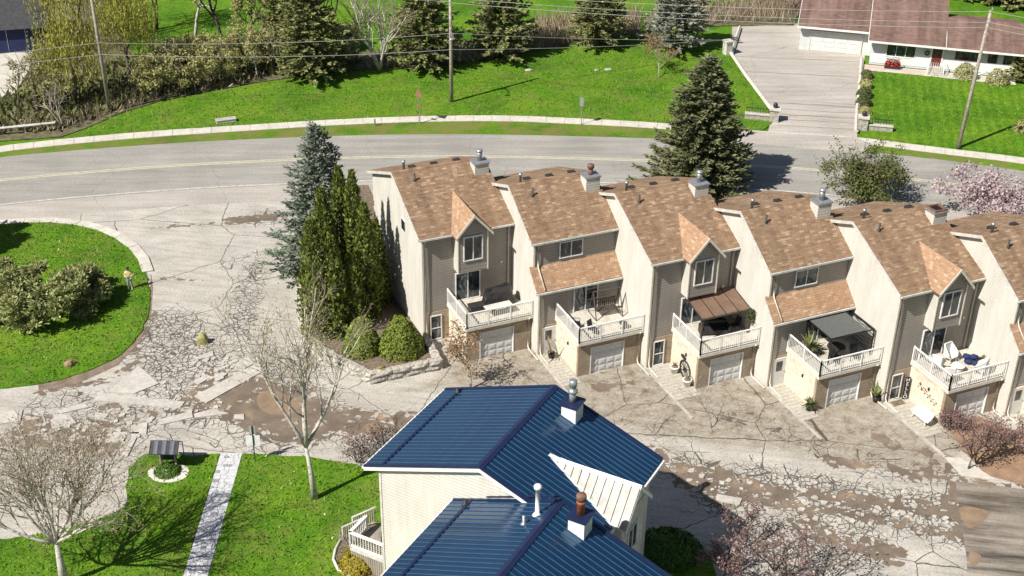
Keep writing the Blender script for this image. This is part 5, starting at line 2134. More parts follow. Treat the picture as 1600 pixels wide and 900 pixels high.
def dome(px, h, r, label, mat='dome', group=None, name='round_shrub', cat='shrub', n=5200, L=.16, Wd=.12, taper=1.0, z0=0):
    b = G(*px)
    o = thing(name, (b[0], b[1], z0), label, cat, group)
    u = rng.normal(0, 1, (n, 3))
    u[:, 2] = np.abs(u[:, 2])
    u = unit(u)
    lump = np.array([1 + .13 * mnoise.noise(Vector(q * 3.2) + Vector((px[0], 0, 0))) for q in u])
    k = (lump * (1 - .22 * rng.random(n) ** 3))[:, None]
    P = u * k * np.array([r, r, h])
    w = 1 - .25 * taper * (P[:, 2] / h) ** 1.5
    P[:, 0] *= w
    P[:, 1] *= w
    V, F = leaves(P, u, L, Wd, .45)
    crown(o, V, F, mat)
    m = MB()
    for k in range(4):
        a = k * 1.6
        m.tube([(0, 0, -.05), (math.cos(a) * r * .35, math.sin(a) * r * .35, h * .55)], [.05, .02], 5)
    m.build('stem', 'bark', o)
    return o


def grow(segs, tips, p, d, L, r, lev, maxlev, nch, ang, up, n=4, wig=.13, lr=.62):
    pts = [p.copy()]
    for i in range(n):
        d = d + Vector((random.gauss(0, wig), random.gauss(0, wig), random.gauss(0, wig) + up))
        d.normalize()
        p = p + d * (L / n)
        pts.append(p.copy())
    segs.append((pts, r, lev))
    if lev >= maxlev:
        tips.append((pts[-1], d.copy()))
        tips.append((pts[len(pts) // 2], d.copy()))
        return
    k = nch[lev]
    for c in range(k):
        t = .28 + .72 * (c + random.random()) / k
        t = min(t, 1.0)
        i = min(int(t * n), n - 1)
        f = t * n - i
        q = pts[i].lerp(pts[i + 1], f)
        ax = d.cross(Vector((random.gauss(0, 1), random.gauss(0, 1), random.gauss(0, 1))))
        if ax.length < 1e-3:
            continue
        ax.normalize()
        a = ang[lev] * random.uniform(.65, 1.25)
        nd = Matrix.Rotation(a, 3, ax) @ d
        grow(segs, tips, q, nd, L * lr * random.uniform(.75, 1.2) * (1.1 - .35 * t), r * .52 * (1.15 - .4 * t), lev + 1, maxlev, nch, ang, up, max(2, n - 1), wig * 1.15, lr)


def woody(o, segs, mat, name='trunk', rmin=.012, twig=None):
    for part, sel, mt in ((name, lambda l: l < 2, mat), ('twigs', lambda l: l >= 2, twig or mat)):
        m = MB()
        for pts, r, lev in segs:
            if not sel(lev):
                continue
            n = len(pts)
            sides = 8 if lev == 0 else (5 if lev == 1 else 3)
            m.tube(pts, [max(rmin * .6, r * (1 - .62 * i / (n - 1))) for i in range(n)], sides, cap=lev < 2)
        if m.v:
            m.build(part, mt, o, True, 'stuff' if part == 'twigs' else None)


def bare_tree(base, h, label, bark='bark_pale', trunks=((0, 0, 1),), nch=(5, 5, 4, 3), ang=(.55, .6, .65, .7), up=.05, r=.17, L0=.45, maxlev=4, buds=None, nb=2000, bl=.14, name='bare_tree', cat='tree', group=None,
              fork=None, lr=.62, wig=.13, rmin=.012, fr=1.35):
    o = thing(name, base, label, cat, group)
    segs, tips = [], []
    start = Vector((0, 0, -.05))
    if fork:
        segs.append(([start, Vector((fork[0] * .4, fork[1] * .4, fork[2] * .5)), Vector(fork)], r * fr, 0))
        start = Vector(fork)
    for d in trunks:
        grow(segs, tips, start.copy(), Vector(d).normalized(), h * L0 * random.uniform(.9, 1.1), r, 0 if not fork else 0, maxlev, nch, ang, up, 5, wig, lr)
    woody(o, segs, bark, rmin=rmin, twig={'bark_pale': 'twig', 'bark': 'twig_dark'}.get(bark))
    if buds and tips:
        T = np.array([tuple(t[0]) for t in tips])
        P = T[rng.integers(0, len(T), nb)] + rng.normal(0, .16, (nb, 3))
        V, F = leaves(P, rng.normal(0, 1, (nb, 3)) + [0, 0, .6], bl, bl * .7, .5)
        crown(o, V, F, buds)
    return o


def leafy_tree(base, h, r, label, mat, bark='bark', nleaf=5000, ls=.34, trunk_h=.22, group=None, name='leafy_tree', cat='tree', clump=.55, nch=(6, 5, 3), flat=.75, z0=None):
    o = thing(name, base, label, cat, group)
    segs, tips = [], []
    grow(segs, tips, Vector((0, 0, -.05)), Vector((0, 0, 1)), h * .55, .03 * h * .6 + .04, 0, 2, nch, (.85, .75, .7), .03, 5, .1, .72)
    woody(o, segs, bark)
    # clumps through the crown's volume
    nc = 46
    u = unit(rng.normal(0, 1, (nc, 3)))
    k = rng.random((nc, 1)) ** .4
    zc = h * (1 + trunk_h) / 2
    hz = h * (1 - trunk_h) / 2
    C = u * k * np.array([r * .86, r * .86, hz * .86]) + [0, 0, zc]
    C = np.concatenate([C, np.array([tuple(t[0]) for t in tips])[:30]])
    per = nleaf // len(C)
    P = np.repeat(C, per, 0)
    off = unit(rng.normal(0, 1, P.shape)) * (rng.random((len(P), 1)) ** .45) * rng.uniform(.6, 1.25, (len(P), 1)) * clump * np.array([1, 1, flat]) * (r / 3) ** .5
    V, F = leaves(P + off, off * [1, 1, 1.] + [0, 0, .35], ls, ls * .62, .45)
    crown(o, V, F, mat)
    return o


def willow(base, h, r, label, group):
    o = thing('willow_tree', base, label, 'tree', group)
    segs, tips = [], []
    grow(segs, tips, Vector((0, 0, -.05)), Vector((0, 0, 1)), h * .62, .22, 0, 2, (6, 5, 4), (.7, .7, .8), .04, 5, .1, .7)
    woody(o, segs, 'bark')
    n = 330
    u = unit(rng.normal(0, 1, (n, 3)))
    u[:, 2] = np.abs(u[:, 2])
    T = u * rng.uniform(.45, 1.0, (n, 1)) * [r, r, h * .42] + [0, 0, h * .56]
    Ps = []
    for p in T:
        ln = rng.uniform(1.6, 5.0)
        k = int(ln / .2)
        s = np.arange(k) * .2
        Ps.append(np.c_[p[0] + rng.normal(0, .05, k) + .08 * p[0] / r * s, p[1] + rng.normal(0, .05, k) + .08 * p[1] / r * s, p[2] - s])
    P = np.concatenate(Ps)
    P = P[P[:, 2] > (.3 if base[0] < 15 else 2.2)]
    A = np.tile([0, 0, -1.], (len(P), 1)) + rng.normal(0, .3, P.shape)
    V, F = kites(P, A, rng.normal(0, 1, P.shape) + [0, 0, .4], .36, .10)
    crown(o, V, F, 'willow')
    return o


def g3(px, py, z=0):
    p = g2(px, py)
    return (p[0], p[1], z)


# ---- beside the end house
sprb = g2(507, 428)
conifer((507, 428), 12.6, 4.3, 'tall blue-grey spruce at the left end of the townhouse row', 'spruce_blue', name='spruce_tree', cat='spruce', z0=.6, dens=1.35, power=.84, L=.38, Wd=.17)
CG = 'cedars in the clump beside the end townhouse'
for a in [((497, 528), 343, 1.25, 'leftmost front cedar of the clump, nearest the cracked lot'), ((527, 528), 372, 1.1, 'short front cedar of the clump, left of the first round shrub'),
          ((514, 488), 295, 1.15, 'cedar of the clump standing in front of the blue spruce'), ((540, 470), 262, 1.15, 'tallest cedar of the clump, pointed, in the middle'),
          ((560, 480), 268, 1.1, 'tall cedar of the clump right behind the tallest one'), ((577, 497), 318, 1.15, 'cedar of the clump near the house wall, behind the round shrubs'),
          ((592, 478), 345, 1.0, 'cedar of the clump closest to the cream side wall'), ((556, 520), 398, 1.0, 'lowest dark cedar of the clump behind the first round shrub')]:
    column(*a, CG)
RG = 'clipped round shrubs on the planting bed'
dome((566, 556), 3.0, 1.45, 'clipped round green shrub on the left, nearer the cedars', group=RG, z0=.1)
dome((627, 558), 3.15, 1.7, 'clipped round green shrub on the right, nearer the house corner', group=RG, z0=.1)
dome((652, 500), .8, .6, 'small leafy plant at the foot of the cream side wall', 'green', name='bed_plant', cat='plant', n=500, L=.2, z0=.15)
dome((596, 590), .35, .5, 'low yellowish ground plant on the bed above the stone wall', 'bud', name='bed_plant', cat='plant', n=350, L=.16, z0=.55)
bare_tree(g3(735, 607), 6.0, 'small tree with rusty brown leaves in front of the end house balcony', 'bark_mid', nch=(7, 6, 4), ang=(.75, .7, .8), r=.09, L0=.55, maxlev=3, buds='rustleaf', nb=850, bl=.17, name='brown_leaf_tree')
bare_tree(g3(1112, 668), 4.4, 'thin bare sapling casting its shadow on the third house driveway', 'bark_mid', nch=(6, 5, 4), ang=(.6, .7, .7), r=.04, L0=.6, maxlev=3, name='bare_sapling', rmin=.009)
# ---- behind the row
conifer((1092, 296), 12.5, 5.1, 'broad dark green pine behind the brown-awning townhouse roof', 'pine', name='pine_tree', z0=.4, dens=1.35, power=.82, L=.46, Wd=.2, droop=.05)
o = leafy_tree(g3(1350, 316), 4.8, 4.8, 'rounded olive green bush behind the mesh-pergola townhouse roof', 'olive', nleaf=9000, ls=.22, trunk_h=.02, name='large_bush', cat='bush', clump=.8)
o = bare_tree(g3(1350, 314), 5.4, 'twiggy grey stems sticking up through the rounded olive bush', 'bark', trunks=[(math.cos(a) * .7, math.sin(a) * .7, 1) for a in np.linspace(0, 6, 9)], nch=(4, 4), ang=(.5, .6), r=.05, L0=.7, maxlev=2,
              buds='olive', nb=1400, bl=.2, name='twiggy_shrub', cat='shrub')
leafy_tree(g3(1545, 348), 5.0, 5.2, 'pale pink magnolia in blossom behind the last townhouse roofs', 'pink', 'bark_mid', nleaf=9000, ls=.25, trunk_h=.05, name='magnolia_tree', clump=.8)
# ---- round lawn at the left
IG = 'low spreading pines on the round lawn'


def spreading(px, r, h, label, n, seed):
    o = thing('spreading_pine', g3(*px), label, 'pine', IG)
    random.seed(seed)
    segs, tips = [], []
    for k in range(9):
        a = 6.283 * k / 9 + random.uniform(-.3, .3)
        grow(segs, tips, Vector((0, 0, -.05)), Vector((math.cos(a), math.sin(a), .75)), r * .8, .09, 0, 2, (5, 4, 3), (.6, .6, .7), .02, 4, .16, .6)
    woody(o, segs, 'bark_mid')
    T = np.array([tuple(t[0]) for t in tips])
    sc = np.array([r / max(1e-3, np.percentile(np.linalg.norm(T[:, :2], axis=1), 92)), 0, 0])[0]
    T[:, :2] *= min(sc, 1.3)
    T[:, 2] = np.clip(T[:, 2], .4, h)
    C = T[rng.integers(0, len(T), n // 14)]
    P = np.repeat(C, 14, 0)
    off = rng.normal(0, 1, P.shape) * [.24, .24, .16]
    A = unit(off + [0, 0, .16])
    V, F = kites(P + off * .5, A, rng.normal(0, 1, P.shape) + [0, 0, .6], .34, .15)
    crown(o, V, F, 'island_pine')


spreading((74, 490), 3.7, 2.7, 'larger pale spreading pine on the round lawn, left of the person', 15000, 3)
spreading((130, 468), 2.2, 1.9, 'smaller darker spreading pine on the round lawn, just left of the person', 7500, 5)
spreading((-6, 452), 2.0, 1.8, 'spreading pine at the left edge of the photo behind the larger one', 7000, 9)
conifer((-135, 420), 9.5, 3.4, 'dark conifer off the left edge whose shadow lies on the round lawn', 'conifer', z0=.4)
conifer((-120, 396), 8.5, 3.0, 'second dark conifer off the left edge shading the round lawn', 'conifer', z0=.4)
# ---- front lawns
bare_tree(g3(492, 780), 11.8, 'tall pale-barked bare birch on the side lawn', 'bark_pale', trunks=((-.42, .25, 1), (.42, .1, 1), (-.12, -.1, 1), (.1, .35, 1)), nch=(6, 4, 3, 3), ang=(.45, .5, .55, .6), up=.045, r=.125, L0=.52, maxlev=4, rmin=.008, fr=1.8,
          buds='bud', nb=1100, bl=.12, fork=(-.25, .1, 3.9), name='bare_birch', wig=.09)
random.seed(21)
bt = bare_tree(g3(102, 915), 9.2, 'wide bare tree with many fanned branches at the bottom left corner', 'bark_pale',
          trunks=[(math.cos(a) * k, math.sin(a) * k, 1) for a, k in ((.2, .5), (1.1, .55), (2.0, .5), (2.9, .6), (3.8, .55), (4.7, .5), (5.6, .6), (1.6, 1.1), (3.3, 1.2), (5.2, 1.1), (.4, 1.2))],
          nch=(8, 6, 3), ang=(.45, .55, .6), up=.03, r=.1, L0=.52, maxlev=3, buds='reed', nb=4200, bl=.12, fork=(0, 0, 3.0), fr=3.0, name='fan_branched_tree')
bare_tree(g3(558, 722), 3.0, 'dark leafless shrub against the corner of the larger blue roofed house', 'bark_mid', trunks=[(math.cos(a) * .8, math.sin(a) * .8, 1) for a in np.linspace(0, 6, 12)], nch=(5, 4, 3), ang=(.5, .6, .7), r=.03, L0=.55, maxlev=2,
          buds='purple', nb=900, bl=.12, name='bare_shrub', cat='shrub', rmin=.01)
bare_tree(g3(600, 705), 2.4, 'second leafless shrub by the lot edge above the dark one', 'bark_mid', trunks=[(math.cos(a) * .8, math.sin(a) * .8, 1) for a in np.linspace(0, 6, 9)], nch=(5, 4, 3), ang=(.5, .6, .7), r=.03, L0=.55, maxlev=2,
          buds='purple', nb=700, bl=.12, name='bare_shrub', cat='shrub', rmin=.01)
dome((560, 885), 1.0, 1.15, 'golden yellow rounded shrub in the edged bed under the wooden deck', 'gold', name='golden_shrub', n=2600, L=.2, taper=.4)
bare_tree(g3(548, 852), 1.5, 'pale twiggy bush between the golden shrub and the deck stairs', 'bark_pale', trunks=[(math.cos(a) * .9, math.sin(a) * .9, 1) for a in np.linspace(0, 6, 10)], nch=(5, 4), ang=(.5, .6), r=.02, L0=.6, maxlev=2, name='twiggy_shrub',
          cat='shrub', rmin=.009)
dome((262, 738), .42, .85, 'leafy green plant in the middle of the white gravel ring', 'green', name='ring_plant', cat='plant', n=900, L=.24, Wd=.1, taper=.2)
# ---- right and bottom: plum shrubs
PG = 'purple plum trees around the lot'
for q, h, lb, nb_, nt, mt in (((1513, 733), 4.2, 'purple-leaved plum tree on the dirt bank at the right, above the concrete pad', 1150, 6, 'purple'),
                     ((1562, 712), 3.4, 'purple plum tree leaning over the bare dirt bank, right of the other', 750, 5, 'purple'),
                     ((1482, 672), 1.5, 'low purple shrub in front of the wicker-balcony garage door', 900, 8, 'purple'),
                     ((1205, 912), 4.3, 'purple plum tree at the bottom edge of the lot, in the sun', 700, 6, 'purple'),
                     ((1265, 925), 4.6, 'thin dark plum tree at the bottom edge, right of the sunlit one', 500, 5, 'purple'),
                     ((1150, 862), 3.4, 'slender purple plum half inside the shadow of the blue roofed house', 600, 4, 'purple'),
                     ((1130, 905), 2.6, 'reddish purple shrub in the shade at the bottom edge', 900, 9, 'purple')):
    bare_tree(g3(*q), h, lb, 'bark', trunks=[(math.cos(a) * .75, math.sin(a) * .75, 1) for a in np.linspace(.3, 6, nt)], nch=(5, 4, 3), ang=(.6, .65, .7), up=.0, r=.06, L0=.5, maxlev=2, buds=mt, nb=nb_, bl=.14, rmin=.01,
              name='plum_tree' if h > 2.7 else 'plum_shrub', cat='tree' if h > 2.7 else 'shrub', group=PG, fork=(.1, 0, h * .2))
dome((1045, 862), .8, 1.9, 'dark green hedge plants in the shade beside the blue roofed house', 'green', name='shade_plants', cat='shrub', n=2200, L=.25, taper=.2)
# ---- across the road
WG = 'bushy trees in the scrub across the road'
BT = [((62, 172), 7.5, 2.9, 'thin bushy tree behind the guard rail'), ((238, 152), 5.0, 2.4, 'bushy tree at the left end of the roadside lawn'), ((292, 140), 4.6, 2.6, 'bushy tree second from the left along the lawn edge'),
      ((345, 128), 5.2, 2.7, 'bushy tree in front of the dark trunk'), ((398, 116), 7.0, 2.6, 'bushy tree left of the first dark conifer'), ((262, 105), 3.6, 2.4, 'bushy tree behind the lawn-edge ones, left'),
      ((322, 100), 3.8, 2.6, 'bushy tree behind the lawn-edge ones, right'), ((395, 62), 8.0, 3.2, 'bushy tree at the top of the photo left of the dark conifers'), ((545, 75), 3.2, 2.2, 'low bush behind the white bare tree'),
      ((430, 105), 5.0, 2.3, 'low bushy tree tucked against the first dark conifer')]
for px, h, r, lb in BT:
    leafy_tree(g3(*px), h, r, lb, 'bud', nleaf=3000, ls=.25, trunk_h=.08, group=WG, name='bushy_tree', clump=.6)
VG = 'yellow willows at the top left'
for px, h, r, lb in (((118, 160), 11, 3.8, 'yellow-green willow left of the scrub pole'), ((205, 120), 11.5, 3.8, 'yellow-green willow right of the scrub pole'), ((245, 45), 12, 4.6, 'yellow willow hanging in at the top edge of the photo'),
                     ((120, 75), 12, 4.8, 'yellow willow in front of the dark roofed building')):
    willow(g3(*px), h, r, lb, VG)
bare_tree(g3(32, 178), 8.5, 'bare dark tree at the left edge behind the guard rail', 'bark', nch=(6, 5, 4), ang=(.5, .6, .7), r=.1, L0=.55, maxlev=3, name='bare_tree')
bare_tree(g3(98, 200), 5.5, 'twin-stemmed bare tree beside the end of the guard rail', 'bark_mid', trunks=((-.25, 0, 1), (.1, .1, 1)), nch=(5, 4, 3), ang=(.5, .6, .7), r=.1, L0=.6, maxlev=3, name='bare_tree')
bare_tree(g3(305, 66), 11, 'single pale straight trunk rising past the top edge of the photo', 'bark_pale', nch=(5, 4, 3), ang=(.7, .7, .7), r=.22, L0=.8, maxlev=2, name='bare_tree')
bare_tree(g3(352, 82), 11, 'dark leaning trunk right of the pale straight one', 'wood_dark', trunks=((-.12, 0, 1),), nch=(5, 4, 3), ang=(.7, .7, .7), r=.24, L0=.8, maxlev=2, buds='bud', nb=900, bl=.3, name='bare_tree')
bare_tree(g3(516, 45), 9, 'dark forked tree behind the white bare tree', 'wood_dark', trunks=((-.15, 0, 1), (.4, 0, 1)), nch=(5, 4), ang=(.6, .6), r=.16, L0=.7, maxlev=2, name='bare_tree')
bare_tree(g3(403, 124), 6.5, 'thin pale bare tree at the edge of the scrub by the roadside lawn', 'bark_pale', nch=(6, 5, 3), ang=(.9, .7, .7), r=.08, L0=.7, maxlev=2, name='bare_tree')
bare_tree(g3(594, 112), 11.5, 'white many-stemmed bare tree at the back of the roadside lawn', 'bark_pale', trunks=((-.45, 0, 1), (.3, .1, 1), (.05, -.1, 1), (-.15, .25, 1)), nch=(6, 5, 4), ang=(.5, .6, .65), r=.17, L0=.55, maxlev=3, name='bare_tree')
for px, h, lb in (((440, 118), 6.5, 'slim pale bare tree just left of the first dark conifer'), ((545, 104), 5.5, 'slim bare tree between the first dark conifer and the white bare tree'), ((630, 104), 7.0, 'slim bare tree right of the white bare tree'),
                  ((275, 128), 5.5, 'slim pale bare tree among the bushes at the left of the lawn edge'), ((370, 112), 6.0, 'slim bare tree among the bushes left of the pale edge tree'), ((720, 96), 5.0, 'slim bare tree just behind the lawn pole')):
    bare_tree(g3(*px), h, lb, 'bark_pale', nch=(8, 5, 3), ang=(.6, .6, .7), r=.08, L0=.7, maxlev=2, buds='bud', nb=260, bl=.2, name='bare_tree')
KG = 'conifers behind the roadside lawn'
for px, h, r, lb, mt in (((487, 122), 11.5, 3.5, 'first dark conifer from the left behind the roadside lawn', 'conifer'), ((448, 100), 10.5, 2.8, 'dark conifer behind and left of the first one', 'conifer'), ((664, 106), 10.5, 3.7, 'dark conifer between the white bare tree and the lawn pole', 'conifer'),
                         ((782, 88), 10, 3.5, 'dark conifer just right of the lawn pole', 'conifer'), ((931, 72), 8.5, 3.3, 'conifer with a bare pale lower trunk beside the reeds', 'conifer'),
                         ((1056, 78), 8.5, 3.4, 'grey-green conifer behind the young orange-leaved tree', 'conifer_grey')):
    conifer(px, h, r * 1.15, lb, mt, KG, z0=1.3, dens=.88, power=.6, L=.52, Wd=.25)
bare_tree(g3(1030, 122), 5.6, 'young tree with orange leaves on the roadside lawn', 'bark_mid', nch=(8, 5, 4), ang=(.8, .7, .7), r=.07, L0=.62, maxlev=3, buds='rustleaf', nb=1100, bl=.17, name='young_tree')
for i, (px, h, r, lb) in enumerate((((1500, -8), 7, 3.2, 'dark conifer behind the roof notch of the white bungalow'), ((1560, 2), 8, 3.6, 'dark conifer behind the wing of the white bungalow'), ((1620, 15), 8, 3.6, 'dark conifer behind the right end of the bungalow'),
                                    ((1605, 125), 3.4, 2.2, 'dark shrub-like conifer at the right end of the bungalow'))):
    conifer(px, h, r, lb, 'conifer', 'conifers around the bungalow', z0=.5, L=.6, Wd=.3)
BG = 'shrubs around the bungalow yard'
for px, h, r, mt, lb in (((1508, 122), 1.7, 1.3, 'bud', 'twiggy shrub left of the leaning pole in front of the bungalow'), ((1557, 131), 1.7, 1.2, 'bud', 'twiggy shrub right of the leaning pole in front of the bungalow'),
                         ((1353, 122), .9, .75, 'olive', 'topmost shrub of the planted driveway border'), ((1352, 138), 1.0, .8, 'bud', 'second shrub down the planted driveway border'), ((1350, 152), 1.1, .85, 'shrub', 'dark middle shrub of the planted driveway border'),
                         ((1349, 165), 1.1, .85, 'shrub', 'fourth, darkest shrub of the planted driveway border'), ((1350, 178), .8, .75, 'bud', 'fifth shrub down the planted driveway border'), ((1349, 190), .6, .5, 'shrub', 'lowest small shrub of the planted driveway border'),
                         ((1598, 205), 1.2, 1.0, 'bud', 'pale shrub at the right edge of the front yard')):
    dome(px, h, r, lb, mt, BG, 'yard_shrub', n=900, L=.24, Wd=.14, taper=.2)
bare_tree(g3(1253, 30), 3.5, 'reddish twiggy shrub by the left end of the bungalow garage', 'rust', trunks=[(math.cos(a) * .5, math.sin(a) * .5, 1) for a in np.linspace(0, 6, 9)], nch=(5, 4), ang=(.5, .6), r=.03, L0=.6, maxlev=2, buds='purple', nb=800, bl=.2,
          name='twiggy_shrub', cat='shrub')
# reeds, brush: masses
def mass(name, poly, dens, h, mat, wd=.05, lean=.35):
    P = np.array([g2(*p) for p in poly])
    lo, hi = P.min(0), P.max(0)
    n = int((hi[0] - lo[0]) * (hi[1] - lo[1]) * dens)
    Q = np.c_[rng.uniform(lo[0], hi[0], n), rng.uniform(lo[1], hi[1], n)]
    Q = Q[inpoly(Q, [tuple(p) for p in P])]
    n = len(Q)
    A = np.c_[rng.normal(0, lean, (n, 2)), np.ones(n)]
    V, F = kites(np.c_[Q, np.zeros(n)], A, rng.normal(0, 1, (n, 3)), h, wd)
    return arrmesh(name, V, F, mat, kind='stuff')


mass('reeds', [(822, 78), (835, 40), (900, 30), (1000, 26), (1000, 52), (930, 66), (880, 72)], 14, 1.9, 'reed', .09, .25)
mass('reeds', [(1010, 40), (1030, 14), (1150, 6), (1245, -8), (1250, 20), (1235, 38), (1145, 38)], 9, 1.7, 'reed', .1, .3)
mass('brush', [(560, 112), (640, 106), (750, 97), (800, 86), (800, 66), (600, 82)], 7, 1.4, 'reed', .1, .5)
mass('brush', [(0, 208), (95, 208), (190, 176), (250, 157), (310, 146), (400, 130), (420, 118), (250, 130), (150, 165), (0, 190)], 8, .9, 'reed', .1, .7)
mass('undergrowth', [(-60, 215), (95, 205), (190, 170), (310, 140), (420, 120), (560, 108), (560, 85), (420, 70), (300, 60), (215, 85), (100, 130), (-60, 165)], 5, 1.1, 'olive', .3, .8)
# loose things on the ground
rk = thing('brown_rock', g3(109, 571), 'squarish brown rock at the lower edge of the round lawn', 'rock')
m = MB()
m.blob((0, 0, .14), (.42, .3, .26), 0, 4, .6, 2)
m.build('rock', 'brownstone', rk)
rk = thing('mossy_rock', g3(317, 536), 'small mossy boulder sitting in the crazed asphalt', 'rock')
m = MB()
m.blob((0, 0, .25), (.42, .36, .62), 0, 8, .35, 2)
m.build('rock', 'bud', rk)
rk = thing('flower_bowl', g3(12, 470), 'shallow stone bowl of red leaves at the left edge beside the spreading pine', 'planter')
m = MB()
m.lathe([(.5, 0), (.85, .3), (.8, .34), (.6, .3)], (0, 0, 0), 12)
m.build('bowl', 'terracotta', rk, True)
P = np.c_[rng.normal(0, .35, (260, 2)), rng.uniform(.3, .6, 260)]
V, F = leaves(P, rng.normal(0, .6, P.shape) + [0, 0, 1], .2, .12)
crown(rk, V, F, 'rustleaf', 'leaves')
# ================================================================== THINGS ON BALCONIES AND BY THE DOORS
DZ = 2.872


def legs4(m, x0, x1, y0, y1, z0, z1, r=.03):
    for x in (x0, x1):
        for y in (y0, y1):
            m.tube([(x, y, z0), (x, y, z1)], r, 6)


# end house: tarped barbecue, folded table, small stand
t = thing('covered_barbecue', pos(1, 5.1, -1.5, DZ), 'large barbecue under a crumpled black plastic cover on the end house balcony', 'barbecue', None, .1)
n = 15
V, F = [], []
for iz in range(7):
    for ia in range(24):
        a = 6.283 * ia / 24
        t_ = iz / 6
        z = 1.28 * t_
        k = 1 + .09 * math.sin(9 * a + 5 * t_) * (1 - t_) + random.uniform(-.03, .03)
        sx, sy = (1.22 - .28 * t_) * k, (.62 - .12 * t_) * k
        c, s = math.cos(a), math.sin(a)
        V.append((math.copysign(abs(c) ** .6, c) * sx, math.copysign(abs(s) ** .6, s) * sy, z + .1 * math.sin(2 * a + 1) * t_))
m = MB()
m.v = V + [(-.3, 0, 1.42), ]
for iz in range(6):
    for ia in range(24):
        a, b = iz * 24 + ia, iz * 24 + (ia + 1) % 24
        m.f.append((a, b, b + 24, a + 24))
for ia in range(24):
    m.f.append((144 + ia, 144 + (ia + 1) % 24, 168))
m.m = [0] * len(m.f)
m.build('cover', 'tarp', t)
m = MB()
for x in (-.8, .7):
    m.tube([(x, -.75, .09), (x, -.58, .09)], .09, 10)
m.build('wheel', 'black', t)
t = thing('folding_table', pos(1, 4.6, -2.75, DZ), 'white plank table on the end house balcony in front of the covered barbecue', 'table', None, .05)
m = MB()
m.box(-1.0, 1.0, -.35, .35, .62, .66)
m.build('tabletop', 'white_dirty', t)
m = MB()
legs4(m, -.85, .85, -.28, .28, 0, .62)
m.build('leg', 'metal', t)
t = thing('black_bin', pos(1, 3.3, -1.9, DZ), 'low black storage box on the end house balcony left of the barbecue', 'box')
m = MB()
m.hexa([(-.5, -.3, 0), (.5, -.3, 0), (.5, .3, 0), (-.5, .3, 0), (-.55, -.34, .5), (.55, -.34, .5), (.55, .34, .5), (-.55, .34, .5)])
m.build('body', 'black', t)
m = MB()
m.box(-.58, .58, -.37, .37, .5, .56)
m.build('lid', 'dark', t)
# second house: swing, rug, chairs
t = thing('garden_swing', pos(2, 4.75, -1.0, DZ), 'dark garden swing seat with a frame and sagging bench on the second balcony', 'garden swing', None, -.06)
m = MB()
for x in (-1.0, 1.0):
    m.tube([(x, -.75, 0), (x, 0, 1.95)], .04, 6)
    m.tube([(x, .75, 0), (x, 0, 1.95)], .04, 6)
    m.tube([(x, -.75, .03), (x, .75, .03)], .035, 6)
m.tube([(-1.05, 0, 1.95), (1.05, 0, 1.95)], .045, 6)
m.build('frame', 'wood_dark', t)
m = MB()
for i in range(9):
    m.box(-.8, .8, -.35 + i * .07, -.3 + i * .07, .5, .54)
m.build('seat', 'wood_dark', t)
m = MB()
for i in range(11):
    m.box(-.8 + i * .155, -.72 + i * .155, .27, .31, .56, 1.15)
m.box(-.85, .85, .26, .33, 1.12, 1.2)
m.box(-.85, .85, .26, .33, .8, .86)
m.build('backrest', 'wood_dark', t)
m = MB()
for x in (-.83, .83):
    m.tube([(x, -.3, .5), (x * 1.1, 0, 1.93)], .02, 5)
    m.tube([(x, .3, .56), (x * 1.1, 0, 1.93)], .02, 5)
m.build('chain', 'dark', t)
t = thing('outdoor_rug', pos(2, 3.0, -1.6, DZ), 'pale rectangular rug on the second balcony in front of the sliding door', 'rug')
m = MB()
m.box(-1.1, 1.0, -.8, .8, 0, .015)
m.build('rug', 'walk', t)


def patio_chair(p, lab, rz=0, mat='black', group=None):
    t = thing('patio_chair', p, lab, 'chair', group, rz)
    m = MB()
    m.hexa([(-.26, -.27, .4), (.26, -.27, .4), (.26, .25, .38), (-.26, .25, .38), (-.26, -.27, .45), (.26, -.27, .45), (.26, .25, .43), (-.26, .25, .43)])
    m.build('seat', mat, t)
    m = MB()
    m.hexa([(-.26, .22, .45), (.26, .22, .45), (.26, .26, .45), (-.26, .26, .45), (-.25, .38, .98), (.25, .38, .98), (.25, .42, .98), (-.25, .42, .98)])
    m.build('backrest', mat, t)
    for x in (-.24, .24):
        for y in (-.24, .24):
            m = MB()
            m.tube([(x * 1.1, y * 1.1, 0), (x, y, .4)], .022, 5)
            m.build('leg', 'dark', t)
    m = MB()
    for x in (-.3, .3):
        m.tube([(x, -.26, .4), (x, -.24, .65), (x, .3, .66)], .022, 5)
    m.build('armrest', 'dark', t)
    return t


patio_chair(pos(2, 2.75, -3.1, DZ), 'black patio chair in the front left corner of the second balcony', .5)
patio_chair(pos(2, 2.0, -2.0, DZ), 'black lounge chair along the left railing of the second balcony', 1.2)
t = thing('side_table', pos(2, 5.0, -3.2, DZ), 'small dark side table by the front railing below the garden swing', 'table')
m = MB()
m.lathe([(.3, .42), (.3, .46)], (0, 0, 0), 12)
m.build('tabletop', 'dark', t)
m = MB()
m.lathe([(.2, 0), (.04, .04), (.04, .42)], (0, 0, 0), 8)
m.build('leg', 'dark', t)
